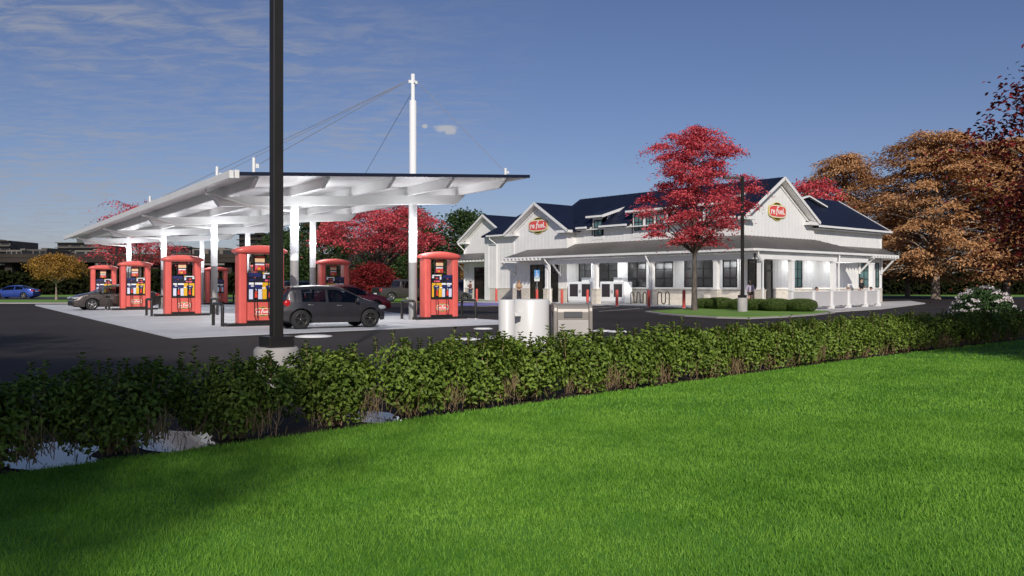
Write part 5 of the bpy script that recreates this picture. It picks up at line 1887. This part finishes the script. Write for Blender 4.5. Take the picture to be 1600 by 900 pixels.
HATCH = dict(L=3.36, W=1.62, H=1.36, wheels=(-1.16, 1.15), r=.305, clear=.2, n=80, smooth=2,
             top=[(-1.68, .76), (-1.66, .92), (-1.54, 1.22), (-1.42, 1.32), (-.6, 1.36), (.0, 1.34), (.35, 1.26), (.75, 1.06), (1.02, .92), (1.3, .86), (1.5, .76), (1.63, .62), (1.68, .54)],
             belt=[(-1.68, .68), (-1.55, .87), (-.6, .86), (.4, .83), (1.0, .80), (1.4, .77), (1.68, .5)], side=[(-1.12, -.36), (-.27, .72)], ws=(.32, 1.0), rw=(-1.66, -1.44),
             seams=(-.31, .74, -1.04), handles=(-.85, .08), mirror=.66, hl=.66, tl=.82, tlh=.11, tlw=.75, tumble=.2, pl=.6)
SEDAN = dict(L=4.5, W=1.78, H=1.40, wheels=(-1.36, 1.36), r=.32, clear=.19, n=80,
             top=[(-2.25, .82), (-2.18, .98), (-1.75, 1.04), (-1.5, 1.08), (-.95, 1.34), (-.4, 1.4), (.1, 1.395), (.45, 1.33), (1.15, .98), (1.3, .94), (1.9, .83), (2.15, .7), (2.25, .56)],
             belt=[(-2.25, .78), (-2.0, .95), (-1.2, .97), (.4, .91), (1.2, .87), (1.8, .79), (2.25, .53)], side=[(-1.25, -.42), (-.32, .98)], ws=(.42, 1.14), rw=(-1.5, -.95),
             seams=(-.37, .98, -1.3), handles=(-1.0, .05), mirror=.85, hl=.68, tl=.84, tlh=.09)
SPORT = dict(SEDAN, H=1.26, L=4.4, wheels=(-1.3, 1.32), top=[(-2.2, .8), (-2.1, .93), (-1.6, .98), (-.9, 1.2), (-.3, 1.26), (.1, 1.22), (.8, .94), (1.0, .88), (1.8, .76), (2.1, .62), (2.2, .5)],
             belt=[(-2.2, .74), (-1.9, .9), (.4, .86), (1.0, .82), (1.8, .7), (2.2, .47)], side=[(-.9, .62)], ws=(.06, .78), rw=(-1.6, -.9), seams=(-.6, .7), handles=(-.4,), mirror=.6, hl=.62, tl=.8)
SUV = dict(L=4.5, W=1.84, H=1.70, wheels=(-1.35, 1.38), r=.36, clear=.24, n=60,
           top=[(-2.25, .95), (-2.2, 1.2), (-2.0, 1.6), (-1.7, 1.68), (0, 1.7), (.4, 1.62), (1.0, 1.18), (1.3, 1.1), (2.0, .98), (2.2, .8), (2.25, .66)],
           belt=[(-2.25, .9), (-2.1, 1.1), (.5, 1.08), (1.2, 1.02), (1.9, .93), (2.25, .6)], side=[(-1.9, -1.1), (-1.0, -.2), (-.1, .85)], ws=(.38, 1.0), rw=(-2.2, -1.98),
           seams=(-.15, .95, -1.05), handles=(-.8, .1), mirror=.75, hl=.84, tl=1.0, tlh=.2)
TRUCK = dict(L=5.6, W=1.95, H=1.92, wheels=(-1.75, 1.85), r=.41, clear=.38, n=80, smooth=1, taper=.06, tumble=.2,
             top=[(-2.8, 1.16), (-2.78, 1.2), (-.95, 1.2), (-.92, 1.25), (-.82, 1.86), (-.6, 1.92), (.35, 1.9), (.6, 1.8), (1.15, 1.3), (1.3, 1.24), (2.5, 1.14), (2.7, 1.02), (2.8, .85)],
             belt=[(-2.8, 1.1), (-.9, 1.17), (1.0, 1.16), (1.4, 1.13), (2.5, 1.04), (2.8, .78)], side=[(-.7, -.02), (.08, .95)], ws=(.56, 1.16), rw=(-.93, -.81), bed=(-2.7, -1.0),
             seams=(.03, 1.1, -.9), handles=(-.5, .3), mirror=.95, hl=.92, tl=1.0, tlh=.15, tlw=.4, pl=.62, spokes=6)

car('hatchback', 'dark charcoal five door hatchback parked in front beside the tall black lamp post', HATCH, P(514, 27.6) + Vector((0, 0, .02)), R(-9.5), car_paint('paint_charcoal', (.028, .026, .03), .4, .35))
car('sedan', 'brown grey sedan facing left behind the left row of pumps', SEDAN, W(-22.9, 48.2, .02), R(180), car_paint('paint_bronze', (.075, .062, .056), .35, .5), 'rim_bright')
blue_spec = dict(SEDAN, L=4.6)
car('sedan', 'bright blue sedan on the street at the left edge of the photo', blue_spec, P(24, 90), YAW * -1 + PI, car_paint('paint_blue', (.03, .07, .32), .3, .4), 'rim_bright')
car('sedan', 'dark red sedan behind the charcoal hatchback', SEDAN, W(-8.35, 41.4, .02), R(-6), car_paint('paint_red', (.2, .012, .02), .3, .3), 'rim')
car('pickup_truck', 'grey brown four door pickup truck with a dark bed cover seen from behind', TRUCK, W(-9.5, 74.2), R(-6), car_paint('paint_taupe', (.07, .062, .056), .35, .4), 'rim_bright', cat='pickup truck')
car('sports_car', 'low silver grey sports coupe whose nose shows right of the lone pump', SPORT, W(-5.75, 73.8), R(-3), car_paint('paint_silver', (.13, .13, .135), .3, .6), 'rim_bright')
car('compact_car', 'yellow green compact car mostly hidden behind the second left pump', dict(HATCH, L=3.9, n=50), P(291, 70), YAW * -1 + PI, car_paint('paint_lime', (.42, .42, .03), .35, .1))
car('suv', 'dark grey estate car whose roof shows above the hatchback', SUV, P(480, 62), R(0), car_paint('paint_dark', (.03, .033, .036), .35, .3), cat='car')
car('suv', 'blue car glimpsed between the lamp post and the canopy column', SUV, P(438, 64.5), R(-8), car_paint('paint_blue2', (.03, .06, .28), .35, .3), cat='car')

# ================================================================== people
def skin_mesh(name, verts, edges, radii, mat, parent, sub=1, root=0):
    me = bpy.data.meshes.new(name)
    me.from_pydata([tuple(v) for v in verts], edges, [])
    o = bpy.data.objects.new(name, me); COL.objects.link(o)
    o.parent = parent
    md = o.modifiers.new('skin', 'SKIN')
    md.use_smooth_shade = True
    sv = me.skin_vertices[0].data
    for i, r in enumerate(radii):
        sv[i].radius = r if isinstance(r, (tuple, list)) else (r, r)
        sv[i].use_root = (i == root)
    if sub:
        s = o.modifiers.new('sub', 'SUBSURF'); s.levels = sub; s.render_levels = sub
    me.materials.append(M[mat] if isinstance(mat, str) else mat)
    return o

LIPS = simple('lips', (.35, .1, .09), .5, var=.02)
def person(label, loc, rot, h, top, bottom, hair='hair', arms='down', seated=False, long_hair=False, shorts=False, skirt=False, group=None, shoes='black'):
    t = thing('person', label, 'person', loc, rot, group)
    k = h / 1.75
    S = lambda *p: Vector(p) * k
    dz = -.50 if seated else 0.0
    J = {}
    J['pel'] = S(0, 0, .95 + dz); J['waist'] = S(0, -.005, 1.1 + dz); J['chest'] = S(0, 0, 1.3 + dz); J['neck'] = S(0, .01, 1.48 + dz); J['hb'] = S(0, -.005, 1.56 + dz); J['hm'] = S(0, -.015, 1.645 + dz); J['ht'] = S(0, -.005, 1.72 + dz)
    for s, n in ((-1, 'L'), (1, 'R')):
        J['hip' + n] = S(.09 * s, 0, .9 + dz)
        if seated:
            J['kn' + n] = S(.11 * s, -.44, .47); J['an' + n] = S(.11 * s, -.42, .08); J['toe' + n] = S(.12 * s, -.6, .035)
        else:
            st_ = .05 * s
            J['kn' + n] = S(.10 * s, -.02 + st_ * .5, .5); J['an' + n] = S(.11 * s, .02 + st_, .08); J['toe' + n] = S(.13 * s, -.15 + st_, .035)
        J['sh' + n] = S(.185 * s, 0, 1.42 + dz)
        a = arms if isinstance(arms, str) else arms[0 if s < 0 else 1]
        if a == 'down':
            J['el' + n] = S(.24 * s, .03, 1.14 + dz); J['wr' + n] = S(.25 * s, -.05, .90 + dz); d = Vector((0, -.12, -1))
        elif a == 'folded':
            J['el' + n] = S(.25 * s, -.08, 1.17 + dz); J['wr' + n] = S(-.02 * s, -.22, 1.2 + dz); d = Vector((-s, -.1, .1))
        elif a == 'phone':
            J['el' + n] = S(.23 * s, -.06, 1.17 + dz); J['wr' + n] = S(.08 * s, -.26, 1.28 + dz); d = Vector((-.3 * s, -.6, .6))
        else:   # reaching forward onto a table
            J['el' + n] = S(.24 * s, -.14, 1.16 + dz); J['wr' + n] = S(.14 * s, -.38, 1.14 + dz); d = Vector((-.3 * s, -1, -.1))
        d.normalize()
        pm = J['wr' + n] + d * .07 * k
        J['pa' + n] = pm
        side = d.cross(Vector((0, 0, 1)) if abs(d.z) < .8 else Vector((1, 0, 0))).normalized()
        for q in range(4):
            b_ = pm + side * (q - 1.5) * .018 * k + d * .025 * k
            J[f'f{q}a' + n] = b_
            ln = (.055, .065, .062, .048)[q]
            J[f'f{q}b' + n] = b_ + (d * .85 + Vector((0, -.2, -.25))) * ln * k
        J['tha' + n] = J['wr' + n].lerp(pm, .5) + side * .035 * k
        J['thb' + n] = J['tha' + n] + (d * .7 + side * .5) * .045 * k
    rad = dict(pel=(.15, .11), waist=(.125, .095), chest=(.155, .11), neck=.055, hb=(.07, .08), hm=(.08, .098), ht=(.055, .065))
    for n in 'LR':
        rad.update({'hip' + n: .085, 'kn' + n: .055, 'an' + n: .04, 'toe' + n: .035, 'sh' + n: .06, 'el' + n: .04, 'wr' + n: .028, 'pa' + n: (.036, .02), 'tha' + n: .012, 'thb' + n: .009})
        for q in range(4): rad[f'f{q}a' + n] = .0095; rad[f'f{q}b' + n] = .008
    def mk(name, keys, edges, mat, grow=0.0, over=None):
        vs = [J[q] for q in keys]; ix = {q: i for i, q in enumerate(keys)}
        rr = []
        for q in keys:
            r = (over or {}).get(q, rad[q]); r = r if isinstance(r, tuple) else (r, r)
            rr.append(((r[0] + grow) * k, (r[1] + grow) * k))
        return skin_mesh(name, vs, [(ix[a], ix[b]) for a, b in edges], rr, mat, t)
    keys = list(J)
    E = [('pel', 'waist'), ('waist', 'chest'), ('chest', 'neck'), ('neck', 'hb'), ('hb', 'hm'), ('hm', 'ht')]
    for n in 'LR':
        E += [('pel', 'hip' + n), ('hip' + n, 'kn' + n), ('kn' + n, 'an' + n), ('an' + n, 'toe' + n), ('chest', 'sh' + n), ('sh' + n, 'el' + n), ('el' + n, 'wr' + n), ('wr' + n, 'pa' + n), ('wr' + n, 'tha' + n), ('tha' + n, 'thb' + n)]
        for q in range(4): E += [('pa' + n, f'f{q}a' + n), (f'f{q}a' + n, f'f{q}b' + n)]
    mk('body', keys, E, 'skin')
    tk_ = ['pel', 'waist', 'chest', 'neck'] + [a + n for n in 'LR' for a in ('sh', 'el', 'wr')]
    te = [('pel', 'waist'), ('waist', 'chest'), ('chest', 'neck')] + [e for n in 'LR' for e in (('chest', 'sh' + n), ('sh' + n, 'el' + n), ('el' + n, 'wr' + n))]
    mk('shirt', tk_, te, top, .014, {'neck': .045, 'pel': (.145, .105)})
    bk = ['pel', 'hipL', 'knL', 'hipR', 'knR'] + ([] if shorts else ['anL', 'anR'])
    be = [('pel', 'hipL'), ('hipL', 'knL'), ('pel', 'hipR'), ('hipR', 'knR')] + ([] if shorts else [('knL', 'anL'), ('knR', 'anR')])
    ov = {'knL': .09, 'knR': .09, 'anL': .075, 'anR': .075} if skirt else ({'knL': .065, 'knR': .065} if shorts else {'anL': .05, 'anR': .05})
    if shorts:
        for n in 'LR': J['kn' + n] = J['hip' + n].lerp(J['kn' + n], .45)
    mk('trousers', bk, be, bottom, .016, ov)
    for n in 'LR':
        sk = [J['an' + n] - Vector((0, 0, .02 * k)), J['toe' + n]]
        skin_mesh('shoe', [sk[0], sk[1]], [(0, 1)], [(.047 * k, .045 * k), (.045 * k, .034 * k)], shoes, t)
    hm = J['hm']
    hb = MB()
    hb.ball(hm + Vector((0, .022, .03)) * k, (.092 * k, .105 * k, .092 * k), 14, 9)
    if long_hair:
        hb.loft([[(hm.x + r * k * math.cos(a), hm.y + .05 * k + r * .7 * k * math.sin(a), hm.z + z * k) for a in [2 * PI * i / 12 for i in range(12)]] for r, z in ((.095, .05), (.105, -.06), (.11, -.17), (.08, -.27), (.03, -.32))])
    hb.build('hair', hair, t)
    def bit(nm, c, r, m):
        b = MB(); b.ball(c, r, 8, 5); b.build(nm, m, t)
    for s in (-1, 1):
        bit('eye', hm + Vector((.032 * s, -.088, .005)) * k, .011 * k, 'sign_black')
        bit('ear', hm + Vector((.083 * s, .0, -.01)) * k, (.012 * k, .022 * k, .034 * k), 'skin')
    bit('nose', hm + Vector((0, -.1, -.025)) * k, (.014 * k, .02 * k, .022 * k), 'skin')
    bit('mouth', hm + Vector((0, -.086, -.062)) * k, (.024 * k, .012 * k, .007 * k), LIPS)
    return t

toCam = lambda p: math.atan2(-p.x, p.y) + 0.0     # rotation that turns local -y towards the viewpoint
def facing(p, off=0.0):
    d = Vector((-p.x, -p.y)).normalized()
    return math.atan2(d.x, -d.y) + off
c_ = lambda n, c, **k: simple(n, c, .8, **k)
def gat(px, Z): return P(px, Z, SW)
p = gat(735, 83.5); person('man in a brown checked shirt and jeans standing by the far left door', p, facing(p, -1.0), 1.78, c_('shirt_brown', (.16, .06, .045), var=.4, scale=30), c_('jeans', (.05, .075, .12)), arms='phone')
p = gat(811, 67.0); person('woman with long brown hair, tan cardigan and dark skirt standing with folded arms', p, facing(p, .15), 1.75, c_('cardigan', (.38, .25, .13)), c_('skirt_dark', (.03, .03, .04)), 'hair_fair', 'folded', long_hair=True, skirt=True)
p = gat(1172.5, 53.2); person('person in a lavender top and black shorts seen from behind at the store corner', p, facing(p, PI - .3), 1.66, c_('lavender', (.42, .38, .5)), c_('shorts_black', (.02, .02, .022)), 'hair', 'down', long_hair=True, shorts=True)
p = gat(1346, 55.5); person('man in a black shirt standing behind the terrace fence', p, facing(p, 1.2), 1.84, c_('shirt_black', (.018, .018, .02)), c_('trousers_dark', (.03, .03, .035)), arms='folded')
GS = 'seated guests behind the terrace fence'
seat_spots = [(1276, 53.0, 1.0, 'seated dark haired guest behind the left half of the terrace fence', (.25, .2, .18), 'hair', True),
              (1325, 54.5, -1.1, 'seated fair haired guest behind the middle of the terrace fence', (.5, .5, .52), 'hair_fair', False),
              (1361, 57.0, 1.3, 'seated dark haired guest near the right end of the terrace fence', (.3, .28, .26), 'hair', False)]
ch0 = None
for px, Z, off, lab, col, hr, lh in seat_spots:
    p = gat(px, Z); r = facing(p, off)
    person(lab, p, r, 1.74, c_('guest_top', col), 'cabin', hr, 'reach', True, lh, group=GS)
    if ch0 is None:
        ch0 = thing('terrace_chair', 'white cafe chair under the guest left on the terrace', 'chair', p, r, 'white cafe chairs on the terrace')
        b = MB(); b.box(-.22, .22, -.22, .22, .31, .345); b.build('seat', 'white_paint', ch0, .01)
        b = MB(); b.box(-.2, .2, .2, .225, .42, .78); b.build('backrest', 'white_paint', ch0, .01)
        for sx in (-1, 1):
            for sy in (-1, 1):
                b = MB(); b.tube([(sx * .21, sy * .21, 0), (sx * .2, sy * .2, .31 if sy < 0 else .78)], .014, 6); b.build('leg', 'white_paint', ch0)
    else:
        dup(ch0, p, r, 'white cafe chair under the guest in the middle of the terrace' if px < 1340 else 'white cafe chair under the guest at the right end of the terrace')

# ================================================================== town beyond
conc_dark = simple('town_concrete', (.085, .078, .068), .9, var=.2, scale=.2)
conc_pale = simple('town_concrete_pale', (.15, .135, .115), .9, var=.2, scale=.2)
brown_w = simple('town_brown', (.03, .023, .018), .9, var=.2, scale=.2)
win_dark = simple('town_window', (.015, .016, .018), .3, var=.3, scale=.5)
def block(label, px0, px1, ytop, Z, floors, mat, slab=True, dep=16.0, base=0.0, name='apartment_block'):
    q = Z / FOC
    w_ = (px1 - px0) * q; h = EYE + (HOR - ytop) * q
    c = P((px0 + px1) / 2, Z + dep / 2)
    t = thing(name, label, 'building', c, -YAW)
    b = MB(); b.box(-w_ / 2, w_ / 2, -dep / 2, dep / 2, -.2, h); b.box(-w_ * .2, w_ * .12, -dep * .2, dep * .2, h + .003, h + .05 * h); b.build('wall', mat, t)
    f0 = h * .25; fh = (h - f0) / floors
    wb = MB(); sl = MB()
    for i in range(floors):
        z = f0 + i * fh
        nb = max(3, int(w_ / 3.2))
        for k in range(nb):
            x0 = -w_ / 2 + w_ * (k + .12) / nb; x1 = -w_ / 2 + w_ * (k + .88) / nb
            wb.box(x0, x1, -dep / 2 - .03, -dep / 2 + .1, z + fh * .25, z + fh * .85)
        if slab: sl.box(-w_ / 2 - .3, w_ / 2 + .3, -dep / 2 - 1.1, -dep / 2, z + fh * .88, z + fh)
    wb.build('window_band', win_dark, t)
    if slab: sl.build('balcony', mat, t)
    return t
block('wide grey apartment block at the left edge of the skyline', -60, 40, 376, 270, 7, conc_dark)
block('low pale house roof beside the left apartment block', 34, 58, 390.5, 250, 3, conc_pale, False)
block('small flat grey block between the two apartment blocks', 64, 95, 389.5, 255, 3, conc_dark, False)
block('grey apartment block with balcony bands left of the canopy end', 109, 186, 379, 270, 7, conc_dark)
block('paler low block in front of the banded apartment block', 138, 190, 391, 240, 3, conc_pale, False)
block('stepped brown block under the canopy between two columns', 262, 314, 386, 250, 4, conc_dark)
block('beige round cornered block under the canopy middle', 316, 384, 389, 230, 4, conc_pale, False)
block('tall dark brown tower block beside the tall black lamp post', 390, 436, 366, 190, 8, brown_w)
block('brown house with a dark roof behind the green trees', 528, 690, 372, 140, 3, brown_w, False, 10, name='town_house')
# dark elevated road
ov = thing('overpass', 'long dark elevated road on piers behind the hedge on the left', 'bridge', W(-70, 185), -YAW)
b = MB(); b.box(-125, 78, -4, 4, 6.4, 7.4); b.box(-125, 78, -4.15, -3.9, 7.404, 8.2); b.build('deck', brown_w, ov)
b = MB(); b.box(-125, 78, 5, 5.6, 0, 6.0); b.build('retaining_wall', simple('dark_wall', (.012, .009, .007), .9), ov)
for i in range(13):
    b = MB(); x = -120 + i * 16; b.box(x - .8, x + .8, -2, 2, 0, 6.397); b.build('pier', brown_w, ov)

# ================================================================== light, sky, camera
SUN_H = Vector((-.60, -.80, 0)).normalized(); EL = R(29)
sd = Vector((SUN_H.x * math.cos(EL), SUN_H.y * math.cos(EL), math.sin(EL)))
sl = bpy.data.lights.new('sun', 'SUN'); sl.energy = 3.7; sl.angle = R(1.2); sl.color = (1.0, .94, .86)
so = bpy.data.objects.new('sun', sl); COL.objects.link(so)
so.rotation_euler = sd.to_track_quat('Z', 'Y').to_euler(); so.location = (0, -20, 60)

wd_ = bpy.data.worlds.new('World'); scene.world = wd_; wd_.use_nodes = True
nt = wd_.node_tree
bg = nt.nodes['Background']
sky = N(nt, 'ShaderNodeTexSky'); sky.sky_type = 'NISHITA'; sky.sun_disc = False
sky.sun_elevation = EL; sky.sun_rotation = math.atan2(sd.x, sd.y); sky.altitude = 100; sky.air_density = 1.0; sky.dust_density = .5; sky.ozone_density = 5.0
tc = N(nt, 'ShaderNodeTexCoord')
def vmath(op, a, b=None):
    n = N(nt, 'ShaderNodeMath', operation=op)
    if hasattr(a, 'default_value') or True:
        (nt.links.new(a, n.inputs[0]) if not isinstance(a, (int, float)) else setattr(n.inputs[0], 'default_value', a))
    if b is not None:
        (nt.links.new(b, n.inputs[1]) if not isinstance(b, (int, float)) else setattr(n.inputs[1], 'default_value', b))
    return n.outputs[0]
rotv = N(nt, 'ShaderNodeMapping'); rotv.inputs['Rotation'].default_value = (0, 0, YAW)
nt.links.new(tc.outputs['Generated'], rotv.inputs[0])
sp = N(nt, 'ShaderNodeSeparateXYZ'); nt.links.new(rotv.outputs[0], sp.inputs[0])
zc = vmath('MAXIMUM', sp.outputs[2], .03)
zc2 = vmath('ADD', zc, .08)
cu, cv = vmath('DIVIDE', sp.outputs[0], zc2), vmath('DIVIDE', sp.outputs[1], zc2)      # position on a flat cloud layer
cb = N(nt, 'ShaderNodeCombineXYZ'); nt.links.new(cu, cb.inputs[0]); nt.links.new(cv, cb.inputs[1])
def wnoise(scale, detail, stretch, rot=0.0, rough=.6, dist=0.0):
    mp = N(nt, 'ShaderNodeMapping'); mp.inputs['Scale'].default_value = stretch; mp.inputs['Rotation'].default_value = (0, 0, rot)
    nt.links.new(cb.outputs[0], mp.inputs[0])
    t = N(nt, 'ShaderNodeTexNoise'); t.inputs['Scale'].default_value = scale; t.inputs['Detail'].default_value = detail; t.inputs['Roughness'].default_value = rough; t.inputs['Distortion'].default_value = dist
    nt.links.new(mp.outputs[0], t.inputs['Vector'])
    return t.outputs['Fac']
def mrange(v, a, b):
    m = N(nt, 'ShaderNodeMapRange'); m.interpolation_type = 'SMOOTHSTEP'
    nt.links.new(v, m.inputs[0]); m.inputs[1].default_value = a; m.inputs[2].default_value = b
    return m.outputs[0]
ripple = mrange(wnoise(5.2, 6, (1, 2.1, 1), R(-18), .66, .6), .36, .72)
patch = mrange(wnoise(.42, 3, (1, 1.2, 1)), .38, .62)
# the bank of cirrus lies to the left of the station
side = mrange(cu, .25, -.95)
far = mrange(cv, 1.2, 2.0)
cir = vmath('MULTIPLY', vmath('MULTIPLY', ripple, side), vmath('MULTIPLY', far, vmath('ADD', vmath('MULTIPLY', patch, .7), .3)))
cir = vmath('MULTIPLY', cir, .85)
# one small fair weather cloud above the canopy
def blob(u0, v0, ru, rv):
    du = vmath('DIVIDE', vmath('SUBTRACT', vmath('DIVIDE', sp.outputs[0], sp.outputs[1]), u0), ru)
    dv = vmath('DIVIDE', vmath('SUBTRACT', vmath('DIVIDE', sp.outputs[2], sp.outputs[1]), v0), rv)
    return vmath('ADD', vmath('MULTIPLY', du, du), vmath('MULTIPLY', dv, dv))
cn = N(nt, 'ShaderNodeTexNoise'); cn.inputs['Scale'].default_value = 38; cn.inputs['Detail'].default_value = 5
nt.links.new(rotv.outputs[0], cn.inputs['Vector'])
cl_ = None
for (u0, v0, ru, rv) in ((-.081, .188, .017, .006), (-.074, .1855, .009, .0075), (-.104, .19, .004, .003)):
    q_ = mrange(vmath('ADD', blob(u0, v0, ru, rv), vmath('MULTIPLY', vmath('SUBTRACT', cn.outputs['Fac'], .5), 4.5)), 1.0, .2)
    cl_ = q_ if cl_ is None else vmath('MAXIMUM', cl_, q_)
front = mrange(sp.outputs[1], .05, .2)
cl_ = vmath('MULTIPLY', vmath('MULTIPLY', cl_, front), .8)
mx1 = N(nt, 'ShaderNodeMix'); mx1.data_type = 'RGBA'
nt.links.new(cir, mx1.inputs[0]); mx1.inputs[7].default_value = (5.2, 5.4, 6.2, 1)
mx2 = N(nt, 'ShaderNodeMix'); mx2.data_type = 'RGBA'
nt.links.new(cl_, mx2.inputs[0]); nt.links.new(mx1.outputs[2], mx2.inputs[6]); mx2.inputs[7].default_value = (7.4, 7.4, 7.6, 1)
tint = N(nt, 'ShaderNodeMix'); tint.data_type = 'RGBA'; tint.blend_type = 'MULTIPLY'; tint.inputs[0].default_value = 1
nt.links.new(sky.outputs[0], tint.inputs[6]); tint.inputs[7].default_value = (1.12, .96, 1.06, 1)
nt.links.new(tint.outputs[2], mx1.inputs[6])
nt.links.new(mx2.outputs[2], bg.inputs['Color'])
bg.inputs['Strength'].default_value = .065

cam = bpy.data.cameras.new('camera'); co = bpy.data.objects.new('camera', cam); COL.objects.link(co)
co.location = (0, 0, EYE); co.rotation_euler = (PI / 2, 0, -YAW)
cam.sensor_width = 36; cam.lens = 36 * FOC / 1600; cam.shift_y = -4 / 1600
cam.clip_start = .05; cam.clip_end = 4000
scene.camera = co
scene.view_settings.view_transform = 'Standard'; scene.view_settings.look = 'None'; scene.view_settings.exposure = 0; scene.view_settings.gamma = 1
scene.render.engine = 'CYCLES'
scene.cycles.max_bounces = 6; scene.cycles.diffuse_bounces = 3; scene.cycles.glossy_bounces = 3; scene.cycles.transmission_bounces = 3; scene.cycles.transparent_max_bounces = 6
scene.cycles.use_denoising = True
